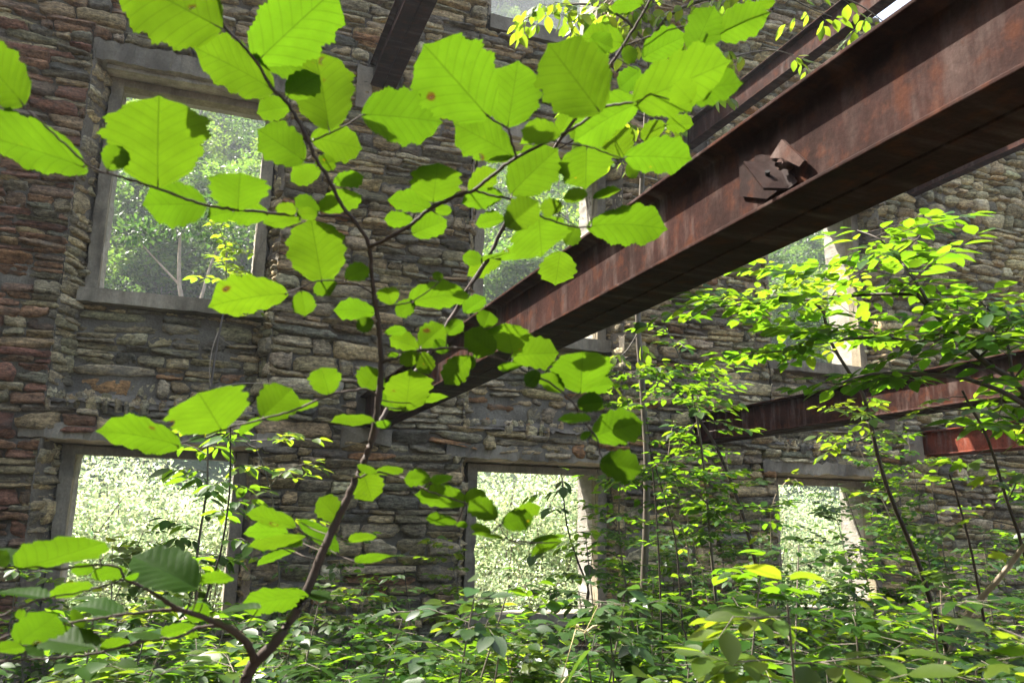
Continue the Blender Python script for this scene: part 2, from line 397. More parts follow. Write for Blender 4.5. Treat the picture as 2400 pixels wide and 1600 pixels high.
class Masonry:
    def __init__(s): s.V = []; s.F = []; s.C = []; s.n = 0
    PAL = {
        'grey': [((0.245, 0.203, 0.123), 4), ((0.130, 0.118, 0.083), 2.6), ((0.313, 0.247, 0.130), 3.4), ((0.266, 0.144, 0.062), 0.8), ((0.386, 0.332, 0.207), 2), ((0.193, 0.173, 0.100), 2.4), ((0.270, 0.203, 0.105), 2)],
        'red': [((0.193, 0.097, 0.059), 5), ((0.235, 0.134, 0.074), 3), ((0.162, 0.109, 0.067), 2.5), ((0.292, 0.213, 0.115), 2.6), ((0.166, 0.147, 0.095), 2)],
        'olive': [((0.302, 0.267, 0.149), 4), ((0.395, 0.351, 0.204), 2.5), ((0.214, 0.193, 0.115), 3), ((0.145, 0.137, 0.089), 1.5), ((0.313, 0.247, 0.127), 1.5)],
        'rev': [((0.343, 0.287, 0.163), 4), ((0.270, 0.227, 0.133), 3), ((0.417, 0.366, 0.229), 2), ((0.209, 0.183, 0.118), 2)],
    }
    GP = np.array([-1, -0.96, -0.66, -0.3, 0.05, 0.4, 0.7, 0.96, 1.0]); GQ = np.array([-1, -0.90, -0.15, 0.42, 0.88, 1.0])
    def colour(s, pal):
        P = s.PAL[pal]; wts = np.array([q[1] for q in P], float); wts /= wts.sum()
        c = np.array(P[rng.choice(len(P), p=wts)][0])
        return c * rng.normal(1.0, 0.20) * (1 + rng.normal(0, 0.025, 3))
    def stone(s, fr, uc, vc, hu, hv, prot, pal, rnd=0.1, tilt=None):
        O, U, Vv, Nn = fr
        p, q = np.meshgrid(s.GP, s.GQ, indexing='ij')
        e = 0.015 + rnd
        x = p * (1 - e * np.abs(q) ** 4 * rng.uniform(0.2, 1.8)); z = q * (1 - e * 1.3 * np.abs(p) ** 4 * rng.uniform(0.2, 2.0))
        # ragged outline: every station of the top, bottom and ends is knocked about
        jag = 0.05 if rnd > 0.12 else 0.085
        col_t, col_b = rng.normal(0, jag, len(s.GP)), rng.normal(0, jag, len(s.GP))
        z = z * (1 + np.where(q > 0, col_t[:, None], col_b[:, None]))
        x = x * (1 + np.where(p > 0, rng.normal(0, 0.03, len(s.GQ))[None], rng.normal(0, 0.03, len(s.GQ))[None]))
        x = x + rng.normal(0, 0.06) * q * np.abs(p); z = z + np.where(q > 0, rng.normal(0, 0.17), rng.normal(0, 0.14)) * p * np.abs(q)
        if rng.random() < 0.35:                                    # a broken-off corner
            sx, sz = rng.choice([-1, 1], 2); ck = np.clip(p * sx, 0, 1) ** 2 * np.clip(q * sz, 0, 1) ** 2
            x = x - sx * 0.25 * ck; z = z - sz * 0.5 * ck
        edge = (np.abs(p) > 0.99) | (np.abs(q) > 0.99)
        bul = (1 - np.abs(p) ** 4) * (1 - np.abs(q) ** 3)
        d = prot + (0.001 + rnd * 0.08) * bul + rng.normal(0, 0.0078, p.shape) + rng.normal(0, 0.012) * p + rng.normal(0, 0.014) * q
        for _ in range(rng.integers(0, 3)):                        # split bedding planes
            lvl = rng.uniform(-0.7, 0.7); d = d - rng.uniform(0.004, 0.016) * ((q > lvl) if rng.random() < 0.6 else (q < lvl))
        d = np.where(edge, -0.065, d)
        a = tilt if tilt is not None else rng.normal(0, 0.035)
        du, dv = hu * x + rng.normal(0, 0.002, p.shape), hv * z + rng.normal(0, 0.0016, p.shape)
        uu = uc + du * math.cos(a) - dv * math.sin(a); vv = vc + du * math.sin(a) + dv * math.cos(a)
        W = O + uu[..., None] * U + vv[..., None] * Vv + d[..., None] * Nn
        n1, n2 = p.shape
        i, j = np.meshgrid(np.arange(n1 - 1), np.arange(n2 - 1), indexing='ij')
        k = i * n2 + j
        s.F.append(np.stack([k, k + n2, k + n2 + 1, k + 1], -1).reshape(-1, 4) + s.n)
        s.V.append(W.reshape(-1, 3)); s.n += n1 * n2
        s.C.append(np.repeat(s.colour(pal)[None], n1 * n2, 0))
    def courses(s, fr, u0, u1, v0, v1, holes=(), pal='grey', hmin=0.05, hmax=0.14, wmean=0.25, rnd=0.03, prot=0.018, topf=None, palf=None, stylef=None):
        v = v0
        ph = rng.uniform(0, 6, 2)
        while v < v1 - 0.015:
            h = min(rng.uniform(hmin, hmax) if rng.random() < 0.72 else rng.uniform(hmin, hmin + 0.03), v1 - v)
            if v1 - (v + h) < 0.025: h = v1 - v
            vm = v + h / 2
            segs = [(u0, u1)]
            for (a, b, c, d_) in holes:
                if c < vm < d_:
                    ns = []
                    for (p, q) in segs:
                        if b <= p or a >= q: ns.append((p, q)); continue
                        if a > p: ns.append((p, a))
                        if b < q: ns.append((b, q))
                    segs = ns
            for (p, q) in segs:
                u = p
                while u < q - 0.01:
                    st = stylef(u, vm) if stylef else None
                    wm, rr, pl = (st if st else (wmean, rnd, palf(u, vm) if palf else pal))
                    w_ = min(float(np.clip(rng.lognormal(math.log(wm), 0.42), 0.055, 0.62)), q - u)
                    if q - (u + w_) < 0.05: w_ = q - u
                    uc = u + w_ / 2
                    if topf is not None and vm > topf(uc): u += w_; continue
                    wv = (0.030 * math.sin(1.25 * uc + ph[0] * 0.05) + 0.015 * math.sin(3.7 * uc)) * min(1, 12 * (vm - v0) * max(v1 - vm, 0) / (v1 - v0) ** 2) if (v1 - v0) > 1.2 else 0
                    g = rng.uniform(0.001, 0.006)
                    parts = [(v, h)]
                    if h > 0.085 and rng.random() < 0.42:
                        f = rng.uniform(0.35, 0.65); parts = [(v, h * f), (v + h * f, h * (1 - f))]
                    for (vb, hh) in parts:
                        s.stone(fr, uc, vb + hh / 2 + wv, max(w_ / 2 - g, 0.015), max(hh / 2 - g * 0.8, 0.01), prot + rng.normal(0, 0.015), pl, rr + abs(rng.normal(0, 0.035)))
                    u += w_
            v += h
    def build(s, name, parent): return mesh_obj(name, np.vstack(s.V), np.vstack(s.F), M_STONE, parent, col=np.vstack(s.C))

def vnoise(x, y, seed=0):
    """cheap smooth noise from summed sines"""
    r = np.random.default_rng(seed); o = np.zeros_like(x)
    for k in range(9):
        f = 2.2 * 1.55 ** k; a = r.uniform(0, 6.28, 3)
        o += np.sin(f * (x * math.cos(a[0]) + y * math.sin(a[0])) + a[1]) * 0.72 ** k
    return o / 2.6

class Sheet:
    def __init__(s): s.V = []; s.F = []; s.n = 0
    def add(s, fr, u0, u1, v0, v1, res=0.05, amp=0.012, holes=(), topf=None, seed=1):
        O, U, Vv, Nn = fr
        us = np.unique(np.r_[np.arange(u0, u1, res), u1, *[[a, b] for a, b, _, _ in holes if True]]) if holes else np.r_[np.arange(u0, u1 - 1e-6, res), u1]
        vs = np.unique(np.r_[np.arange(v0, v1, res), v1, *[[c, d] for _, _, c, d in holes]]) if holes else np.r_[np.arange(v0, v1 - 1e-6, res), v1]
        us = us[(us >= u0) & (us <= u1)]; vs = vs[(vs >= v0) & (vs <= v1)]
        uu, vv = np.meshgrid(us, vs, indexing='ij')
        d = amp * vnoise(uu, vv, seed) + rng.normal(0, amp * 0.35, uu.shape)
        W = O + uu[..., None] * U + vv[..., None] * Vv + d[..., None] * Nn
        n1, n2 = uu.shape
        i, j = np.meshgrid(np.arange(n1 - 1), np.arange(n2 - 1), indexing='ij')
        um = (us[:-1] + us[1:])[i] / 2; vm = (vs[:-1] + vs[1:])[j] / 2
        ok = np.ones(um.shape, bool)
        for a, b, c, dd in holes: ok &= ~((um > a) & (um < b) & (vm > c) & (vm < dd))
        if topf is not None: ok &= vm < topf(um)
        k = (i * n2 + j)[ok]
        s.F.append(np.stack([k, k + n2, k + n2 + 1, k + 1], -1) + s.n); s.V.append(W.reshape(-1, 3)); s.n += n1 * n2
    def build(s, name, mat, parent): return mesh_obj(name, np.vstack(s.V), np.vstack(s.F), mat, parent)

ex, ey, ez = np.eye(3)
wall = empty("stone_wall", (3.5, 7.3, ZG), "roofless ruin wall of brown and grey rubble stone with empty window openings", "wall")
MS, SH, PL = Masonry(), Sheet(), Sheet()
front = (np.array([0, YF, 0.0]), ex, ez, -ey)
mort = (np.array([0, YF + 0.026, 0.0]), ex, ez, -ey)
LEDGE = 0.84
hol = []
for (a, b) in BAY_X:
    hol += [(a, b, LEDGE, UPZ[1] + 0.27), (a, b, ZG, LOZ[1] + 0.215)]
hol.append((BAY_X[1][0] + 0.10, BAY_X[1][1] - 0.08, TOPZ[0] - 0.17, 7.2))
# concrete bands flush with the piers above the lower and upper windows
for (a, b) in BAY_X:
    hol += [(a - 0.16, b + 0.14, LOZ[1] + 0.085, LOZ[1] + 0.215), (a - 0.02, b + 0.12, UPZ[1] + 0.09, UPZ[1] + 0.27)]
# pockets for the girder ends
BEAMS = [(1.23, 0.76, 'lower'), (4.46, 0.79, 'lower'), (7.36, 0.80, 'lower'), (1.16, 3.85, 'upper'), (4.47, 3.88, 'upper'), (7.44, 3.81, 'upper')]
for (x, z, _) in BEAMS: hol.append((x - 0.03, x + 0.27, z - 0.02, z + 0.29))

def palf(u, v):
    if u < -0.9 and rng.random() < 0.8: return 'red'
    if u > 6.8 and v > 1.2: return 'olive'
    if u > 4.6 and rng.random() < 0.5: return 'olive'
    return 'grey'
def stylef(u, v):
    if u > 7.3 and 2.2 < v < 4.4: return (0.20, 0.10, 'olive')
    return None
MS.courses(front, WX0, WX1, ZG, 2.4, hol, palf=palf, stylef=stylef, hmin=0.035, hmax=0.15, wmean=0.25)
hol2 = hol
MS.courses(front, WX0, 7.1, 2.4, 6.75, hol2, palf=palf, hmin=0.04, hmax=0.14, wmean=0.25, topf=wall_top)
MS.courses(front, 7.1, WX1, 2.4, 4.5, hol2, pal='olive', hmin=0.08, hmax=0.19, wmean=0.21, rnd=0.13, prot=0.025)
MS.courses(front, 7.1, WX1, 4.5, 6.75, hol2, pal='olive', hmin=0.06, hmax=0.13, wmean=0.21, rnd=0.12, topf=wall_top)
SH.add(mort, WX0, WX1, ZG, 6.75, 0.035, 0.020, hol, wall_top, 3)

core = MB()
wins = []
for iw, (a, b) in enumerate(OPEN_X):
    ba, bb = BAY_X[iw]
    ja, jb = a - 0.105, b + 0.105
    back = (np.array([0, YB, 0.0]), ex, ez, -ey)
    backm = (np.array([0, YB + 0.008, 0.0]), ex, ez, -ey)
    # masonry panel under the upper sill, and the thin strips beside the frames
    MS.courses(back, ja - 0.02, jb + 0.02, LEDGE, UPZ[0] - 0.12, [], palf=lambda u, v: 'grey', hmin=0.06, hmax=0.17, wmean=0.26, prot=0.010, rnd=0.05)
    SH.add(backm, ba, bb, LEDGE - 0.1, UPZ[1] + 0.12, 0.04, 0.018, [(a, b, UPZ[0], UPZ[1] + 0.2)], None, 11 + iw)
    MS.courses(back, ja - 0.02, jb + 0.02, ZG, LOZ[0] - 0.1, [], hmin=0.06, hmax=0.14, wmean=0.24, prot=0.012)
    SH.add(backm, ba, bb, ZG, LOZ[1] + 0.1, 0.04, 0.018, [(a, b, LOZ[0], LOZ[1] + 0.2)], None, 21 + iw)
    # splayed reveals of the bay
    for side, (xf, xb) in ((1, (ba, ja)), (-1, (bb, jb))):
        Uv = np.array([xb - xf, YB - YF, 0.0]); ln = np.linalg.norm(Uv); Uv /= ln
        Nv = np.cross(Uv, ez) * 1.0
        if Nv[0] * side < 0: Nv = -Nv
        fr = (np.array([xf, YF, 0.0]), Uv, ez, Nv); frm = (np.array([xf, YF, 0.0]) - Nv * 0.002, Uv, ez, Nv)
        for (z0, z1) in ((LEDGE - 0.02, UPZ[1] + 0.2), (ZG, LOZ[1] + 0.1)):
            MS.courses(fr, 0.0, ln * 0.99, z0, z1, [], pal='rev', hmin=0.05, hmax=0.20, wmean=0.20, prot=0.008, rnd=0.03)
            SH.add(frm, -0.01, ln, z0, z1, 0.035, 0.015, (), None, 31 + iw)
    # ledge of loose rubble at floor level
    Uv = ex; Vv = unit(np.array([0, YB - YF, 0.10])); Nv = np.cross(Uv, Vv)
    fr = (np.array([0, YF - 0.03, LEDGE - 0.03]), Uv, Vv, Nv)
    SH.add(fr, ba - 0.03, bb + 0.03, 0, 0.34, 0.03, 0.02, (), None, 41 + iw)
    for k in range(46):
        MS.stone((fr[0], Uv, Vv, Nv), rng.uniform(ba, bb), rng.uniform(0.0, 0.27), rng.uniform(0.012, 0.06), rng.uniform(0.01, 0.035), rng.uniform(0.0, 0.025), rng.choice(['grey', 'rev']), 0.2, rng.uniform(-0.6, 0.6))
    # outer reveals and solid core
    for (z0, z1) in (UPZ, LOZ):
        for xs, sg in ((a, 1), (b, -1)):
            fr = (np.array([xs - sg * 0.012, YB + 0.06, 0.0]), ey, ez, sg * ex)
            PL.add(fr, 0, YO - YB - 0.06, z0 - 0.03, z1 + 0.14, 0.035, 0.014, (), None, 51 + iw)
        fr = (np.array([0, YB + 0.06, z1 + (0.13 if z1 > 2 else 0.055)]), ex, ey, -ez)
        PL.add(fr, a - 0.05, b + 0.05, 0, YO - YB - 0.06, 0.05, 0.004, (), None, 61)
        fr = (np.array([0, YB + 0.06, z0 - 0.02]), ex, ey, ez)
        PL.add(fr, a - 0.05, b + 0.05, 0, YO - YB - 0.06, 0.05, 0.006, (), None, 62)
a3, b3 = OPEN_X[1]
for xs, sg in ((a3, 1), (b3, -1)):
    PL.add((np.array([xs - sg * 0.012, YB + 0.06, 0.0]), ey, ez, sg * ex), 0, YO - YB - 0.06, TOPZ[0] - 0.03, 5.85, 0.035, 0.014, (), None, 57)
    Uv = ey; fr = (np.array([xs - sg * 0.10, YF, 0.0]), Uv, ez, sg * ex)
    SH.add(fr, 0, YB - YF, TOPZ[0] - 0.17, 5.85, 0.04, 0.014, (), None, 58)
    MS.courses(fr, 0, YB - YF, TOPZ[0] - 0.17, 5.8, [], pal='rev', hmin=0.06, hmax=0.16, wmean=0.13, prot=0.01)
SH.add((np.array([0, YB + 0.008, 0.0]), ex, ez, -ey), a3 - 0.2, b3 + 0.2, TOPZ[0] - 0.3, 5.85, 0.05, 0.012, [(a3, b3, TOPZ[0], 7.2)], None, 59)
# solid core behind the facing, split round the openings; outer face is its far side
xs = [WX0] + [q for ab in OPEN_X for q in (ab[0] - 0.03, ab[1] + 0.03)] + [WX1]
ZT = 5.75
for k in range(0, len(xs), 2):
    for (p, q) in [(xs[k], xs[k + 1])]:
        n = max(1, int((q - p) / 0.5))
        for m in range(n):
            c0, c1 = p + (q - p) * m / n, p + (q - p) * (m + 1) / n
            core.box(c0, c1, YB + 0.05, YO, ZG, float(min(wall_top(c0), wall_top(c1))) - 0.06)
            if not any(c1 > A and c0 < B for A, B in BAY_X):
                core.box(c0, c1, YF + 0.05, YB + 0.046, ZG, float(min(wall_top(c0), wall_top(c1))) - 0.08)
for iw, (a, b) in enumerate(OPEN_X):
    for (z0, z1) in ((ZG, LOZ[0] - 0.06), (LOZ[1] + 0.09, UPZ[0] - 0.06)):
        core.box(a - 0.026, b + 0.026, YB + 0.054, YO - 0.004, z0, z1)
    core.box(a - 0.026, b + 0.026, YB + 0.054, YO - 0.004, UPZ[1] + 0.145, (TOPZ[0] - 0.06) if iw == 1 else 5.6)
    ba, bb = BAY_X[iw]
    core.box(ba + 0.01, bb - 0.01, YF + 0.06, YB + 0.04, LOZ[1] + 0.24, LEDGE - 0.07)
    core.box(ba + 0.01, bb - 0.01, YF + 0.06, YB + 0.04, UPZ[1] + 0.30, (TOPZ[0] - 0.2) if iw == 1 else 5.6)
core.build("wall_core", M_MORTAR, wall)
MS.build("masonry", wall)
SH.build("mortar", M_MORTAR, wall)
PL.build("outer_reveal", M_PLASTER, wall)

def rough_box(mb, x0, x1, y0, y1, z0, z1, n=24, amp=0.004, seed=0):
    """box whose long edges are chipped and slightly uneven (long axis X)"""
    r = np.random.default_rng(seed)
    X = np.linspace(x0, x1, n)
    ring = [(y0, z0), (y1, z0), (y1, z1), (y0, z1)]
    V = []
    for x in X:
        for (y, z) in ring: V.append((x, y + r.normal(0, amp), z + r.normal(0, amp)))
    Fs = [(i * 4 + j, i * 4 + (j + 1) % 4, (i + 1) * 4 + (j + 1) % 4, (i + 1) * 4 + j) for i in range(n - 1) for j in range(4)]
    Fs += [(3, 2, 1, 0), tuple((n - 1) * 4 + j for j in range(4))]
    mb.add(V, Fs)

def window(iw, zr, storey):
    a, b = OPEN_X[iw]; ba, bb = BAY_X[iw]; z0, z1 = zr
    f = MB()
    y0, y1 = YB - 0.055, YB + 0.075
    hw = 0.095
    zt = z1 + 0.065 if storey != 'top' else 5.95
    for q0, q1 in ((a - hw, a), (b, b + hw)):                # jambs, their arrises chipped
        rj = np.random.default_rng(iw * 7 + int(q0 * 10) + 50); nz = 26; V = []
        for z in np.linspace(z0 + 0.002, zt, nz):
            for (x, y) in ((q0, y0), (q1, y0), (q1, y1), (q0, y1)):
                ch = rj.exponential(0.004) if rj.random() < 0.35 else 0
                V.append((x + (ch if x == q0 else -ch) + rj.normal(0, 0.0012), y + (ch if y == y0 else 0), z))
        f.add(V, [(i * 4 + j, i * 4 + (j + 1) % 4, (i + 1) * 4 + (j + 1) % 4, (i + 1) * 4 + j) for i in range(nz - 1) for j in range(4)] + [(3, 2, 1, 0), tuple((nz - 1) * 4 + j for j in range(4))])
    if storey != 'top':
        f.box(a + 0.001, b - 0.001, y0 + 0.004, y1 - 0.004, z1, zt - 0.002)     # head
    o = f.build("window", M_FRAME, wall)
    if storey == 'top': o["label"] = "top window opening with a moss-grey sill and no head"
    elif storey == 'lower': o["label"] = "lower window opening with a dark frame and a pale lintel edge"
    s = MB()
    ys = YB - 0.115 if storey == 'upper' else (YF - 0.005 if storey == 'top' else YB - 0.12)
    rough_box(s, a - 0.13 if storey != 'top' else a - 0.07, b + 0.115 if storey != 'top' else b + 0.07, ys, YB + 0.07, z0 - (0.115 if storey != 'top' else 0.15), z0, 22, 0.0025, iw + 5)
    s.build("sill", M_CONC if storey == 'top' else M_FRAME, o)
    if storey != 'top':
        l = MB()
        # lintel: rough front band, sloped pale soffit back to the frame
        X0, X1 = (ba - 0.15, bb + 0.13) if storey == 'lower' else (ba - 0.01, bb + 0.11)
        n = 44; r = np.random.default_rng(iw + 90)
        prof = [(YF - 0.012, z1 + 0.100), (YF - 0.015, z1 + 0.215 if storey == 'lower' else z1 + 0.27), (YB + 0.05, z1 + 0.235 if storey == 'lower' else z1 + 0.29), (YB + 0.05, z1 + 0.07)]
        V = []
        for x in np.linspace(X0, X1, n):
            for k, (y, z) in enumerate(prof): V.append((x, y + r.normal(0, 0.008), z + r.normal(0, 0.008 if k != 3 else 0)))
        Fs = [(i * 4 + j, i * 4 + (j + 1) % 4, (i + 1) * 4 + (j + 1) % 4, (i + 1) * 4 + j) for i in range(n - 1) for j in range(4)] + [(3, 2, 1, 0), tuple((n - 1) * 4 + j for j in range(4))]
        mi = [1 if j == 3 else 0 for i in range(n - 1) for j in range(4)] + [0, 0]
        mesh_obj("lintel", V, Fs, [M_CONC, M_CONCP], o, fmat=mi)
        if storey == 'upper':
            st = MB(); rough_box(st, ba + 0.10, bb - 0.02, YF + 0.05, YF + 0.20, z1 + 0.062, z1 + 0.093, 20, 0.003, iw + 40)
            st.build("soffit_board", M_CONCP, o)
    return o
for iw in range(3):
    window(iw, LOZ, 'lower'); window(iw, UPZ, 'upper')
window(1, TOPZ, 'top')

# ------------------------------------------------------------------ steel girders, all square to the wall
def i_section(mb, x0, x1, z0, h, y0, y1, tf=0.014, tw=0.009):
    xm = (x0 + x1) / 2
    P = [(x0, z0), (x1, z0), (x1, z0 + tf * 0.75), (xm + tw / 2 + 0.006, z0 + tf * 1.25), (xm + tw / 2, z0 + tf * 1.7), (xm + tw / 2, z0 + h - tf * 1.7), (xm + tw / 2 + 0.006, z0 + h - tf * 1.25), (x1, z0 + h - tf * 0.75),
         (x1, z0 + h), (x0, z0 + h), (x0, z0 + h - tf * 0.75), (xm - tw / 2 - 0.006, z0 + h - tf * 1.25), (xm - tw / 2, z0 + h - tf * 1.7), (xm - tw / 2, z0 + tf * 1.7), (xm - tw / 2 - 0.006, z0 + tf * 1.25), (x0, z0 + tf * 0.75)]
    mb.prism([(x, y0, z) for x, z in P], (0, y1 - y0, 0))

def girder(x, z, y0, y1, label, mats=(M_STEEL, M_STEEL), twin=True, h=0.262, fl=0.113):
    e = empty("steel_beam", (x + fl, (y0 + y1) / 2, z), label, "steel beam", "rusty floor girders let into the wall")
    for k in range(2 if twin else 1):
        m = MB(); xa = x + k * (fl + 0.006)
        i_section(m, xa, xa + fl, z - 0.002 * k, h, y0 - 0.03 * k, y1)
        o = m.build("girder", mats[k], e)
        bv = o.modifiers.new("bevel", 'BEVEL'); bv.width = 0.0025; bv.segments = 2; bv.limit_method = 'ANGLE'; bv.angle_limit = math.radians(50)
    return e
main_beam = girder(1.23, 0.76, -3.5, 7.12, "heavy rusty twin girder crossing the middle, with a bolted bracket on its lit side")
girder(4.46, 0.79, -3.5, 7.12, "low rusty girder running behind the leafy thicket at the right", (M_STEEL, M_STEEL))
girder(7.36, 0.80, -1.0, 7.1, "bright orange-rusted girder end beside a concrete block at the right edge", (M_STEELB, M_STEELB))
girder(1.14, 3.85, -2.0, 7.12, "dark girder of the upper floor seen from below, above the hazel leaves")
girder(4.47, 3.88, -2.0, 7.12, "upper girder with streaked red web against the stones and sky at the top right", twin=False)
girder(7.44, 3.81, -2.0, 7.05, "short upper girder whose end meets the rounded pale stones at the right", twin=False)

def bz(x, y): return (1650 + x / 6.534, 280 + y / 6.534)
br = MB()
XW = 1.23 + 0.0565 - 0.0045
P = [atX(*bz(*q), XW - 0.002) for q in ((570, 520), (1090, 560), (1440, 900), (1000, 1225), (590, 1180))]
br.prism(P, (-0.008, 0, 0))
P = [atX(*bz(x, y), X) for x, y, X in ((600, 640, XW - 0.072), (960, 648, XW - 0.030), (1100, 595, XW - 0.012), (1445, 950, XW - 0.012), (1300, 1052, XW - 0.026), (910, 1045, XW - 0.074))]
nn = unit(np.cross(P[2] - P[0], P[5] - P[0])) * 0.008
br.prism(P, nn)
brk = br.build("bracket", M_PLATE, main_beam)
bt = MB()
c = atX(*bz(1180, 690), XW - 0.034)
bt.tube([c + np.array([0.03, 0.0, 0.0]), c + np.array([-0.002, -0.002, -0.002]), c + np.array([-0.016, -0.003, -0.004])], [0.0085, 0.0085, 0.006], 10)
th = np.arange(6) * math.pi / 3
bt.prism([c + np.array([0.004, 0.014 * math.cos(t), 0.014 * math.sin(t)]) for t in th], (-0.009, 0, 0))
hx = atX(*bz(975, 850), XW - 0.046)
bt.build("bolt", M_BOLT, brk)
lg = MB(); lg.prism([atX(*bz(*q), XW - 0.014) for q in ((1238, 315), (1585, 640), (1510, 735), (1245, 605), (1058, 600))], (-0.010, 0, 0))
lg.build("lug", M_BOLT, brk)
hole = MB(); hn = unit(nn)
e1 = unit(np.cross(hn, [0, 0, 1.0])); e2 = np.cross(hn, e1)
sgn = -1 if np.dot(hn, hx) > 0 else 1
hole.prism([hx + sgn * hn * 0.0 + 0.006 * (math.cos(t) * e1 + math.sin(t) * e2) for t in np.arange(14) * 2 * math.pi / 14], sgn * hn * 0.011)
mdark, N_, L_, p_, o_ = new_mat("bolt_hole_dark"); p_.inputs["Base Color"].default_value = (0.01, 0.008, 0.007, 1); p_.inputs["Roughness"].default_value = 0.95
hole.build("bolt_hole", mdark, brk)
# concrete padstones the girder ends rest on
for (x0, x1, z0, z1, sd) in ((7.05, 7.33, 0.72, 1.02, 1), (1.02, 1.16, 3.62, 4.02, 2), (1.08, 1.50, 0.60, 0.745, 3)):
    m = MB(); rough_box(m, x0, x1, YF - 0.045, YF + 0.05, z0, z1, 3, 0.012, sd)
    m.build("padstone", M_CONC, wall)

# ------------------------------------------------------------------ ground and hillside
def grid_obj(name, xs, ys, zf, mat, kind):
    X, Y = np.meshgrid(xs, ys, indexing='ij'); Z = zf(X, Y)
    V = np.stack([X, Y, Z], -1).reshape(-1, 3); n1, n2 = X.shape
    i, j = np.meshgrid(np.arange(n1 - 1), np.arange(n2 - 1), indexing='ij'); k = i * n2 + j
    o = mesh_obj(name, V, np.stack([k, k + n2, k + n2 + 1, k + 1], -1).reshape(-1, 4), mat, smooth=True)
    return tag(o, kind=kind)
mg, N_, L_, p_, o_ = new_mat("forest_soil")
vv_ = mapping(N_, L_, (1, 1, 1)); q1 = noise(N_, L_, vv_, 6, 7, 0.7); q2 = noise(N_, L_, vv_, 45, 4, 0.7)
L_.new(mix(N_, L_, ramp(N_, L_, q1, [(0.3, (0.03, 0.024, 0.016)), (0.6, (0.075, 0.058, 0.036)), (0.8, (0.11, 0.09, 0.06))]), ramp(N_, L_, q2, [(0.3, (0.3, 0.3, 0.3)), (0.7, (0.75, 0.75, 0.75))]), 0.7, 'OVERLAY'), p_.inputs["Base Color"])
p_.inputs["Roughness"].default_value = 0.95; bump(N_, L_, p_, q1, 1.0, 0.05)
mh, N_, L_, p_, o_ = new_mat("wooded_slope_floor")
vv_ = mapping(N_, L_, (1, 1, 1)); q1 = noise(N_, L_, vv_, 0.25, 8, 0.7); q2 = noise(N_, L_, vv_, 1.6, 6, 0.7)
L_.new(ramp(N_, L_, mix(N_, L_, q1, q2, 0.5), [(0.35, (0.022, 0.038, 0.016)), (0.55, (0.045, 0.075, 0.025)), (0.7, (0.08, 0.115, 0.04))]), p_.inputs["Base Color"])
p_.inputs["Roughness"].default_value = 0.95; bump(N_, L_, p_, q2, 1.0, 0.6)
grid_obj("ground", np.linspace(-60, 60, 130), np.r_[np.linspace(-60, -4, 20), np.linspace(-3.6, 13.5, 60)], lambda x, y: ZG + 0.05 * vnoise(x * 0.5, y * 0.5, 5) - 0.02, mg, "structure")
def hill_z(x, y):
    x = np.asarray(x, float); y = np.asarray(y, float)
    d = np.clip(y - 26, 0, None)
    near = 0.66 * d * (1 - np.exp(-d / 12)) + 1.0 * vnoise(x * 0.05, y * 0.05, 8) * np.clip(d / 12, 0, 1)
    near = np.minimum(near, 40 + 0.3 * d)
    far = np.clip(y - 105, 0, None) * 1.35
    far = np.minimum(far, 150) * np.clip(1.25 - np.clip((x / (y + 1) - 0.62) / 0.5, 0, 1.25), 0.08, 1) + 6 * vnoise(x * 0.012, y * 0.012, 9) * np.clip((y - 105) / 60, 0, 1)
    return ZG - 0.25 + near * np.clip(1.5 - np.clip(x - 30, 0, None) / 60, 0.35, 1) + far
grid_obj("hillside", np.r_[np.linspace(-160, -42, 30), np.linspace(-40, 80, 90), np.linspace(84, 400, 50)], np.r_[np.linspace(13.2, 80, 80), np.linspace(83, 330, 70)], hill_z, mh, "structure")

# ------------------------------------------------------------------ leaves
def ovate_template(aspect=0.55, nu=5, fold=0.10, droop=0.10):
    t = np.linspace(0, 1, nu + 1)
    wv = np.interp(t, [0, 0.06, 0.2, 0.4, 0.6, 0.8, 0.92, 1], [0.02, 0.3, 0.78, 1.0, 0.92, 0.56, 0.22, 0.0]) * aspect / 2
    V = []
    for k in range(nu + 1):
        for s in (-1, 0, 1):
            V.append((t[k], s * wv[k], abs(s) * fold * wv[k] / (aspect / 2) * aspect - droop * t[k] ** 2))
    Fq = [(i * 3 + j, i * 3 + j + 1, (i + 1) * 3 + j + 1, (i + 1) * 3 + j) for i in range(nu) for j in range(2)]
    return np.array(V, float), np.array(Fq)

def maple_template():
    ang = np.radians([180, 140, 118, 100, 82, 66, 52, 40, 26, 14, 0])
    rad = np.array([0.06, 0.26, 0.42, 0.62, 0.40, 0.56, 0.84, 0.56, 0.62, 0.84, 1.0])
    ang = np.r_[ang, -ang[-2:0:-1]]; rad = np.r_[rad, rad[-2:0:-1]]
    P = np.stack([0.36 + 0.62 * rad * np.cos(ang), 0.72 * rad * np.sin(ang) * 0.95, -0.10 * rad ** 2], -1)
    V = np.vstack([[[0.30, 0, 0.03]], P]); n = len(P)
    return V, np.array([(0, 1 + i, 1 + (i + 1) % n, 0) for i in range(n)])

TPL = {'ovate': ovate_template(), 'round': ovate_template(0.82), 'narrow': ovate_template(0.40), 'clump': ovate_template(0.62, 2, 0.14, 0.15), 'maple': maple_template()}

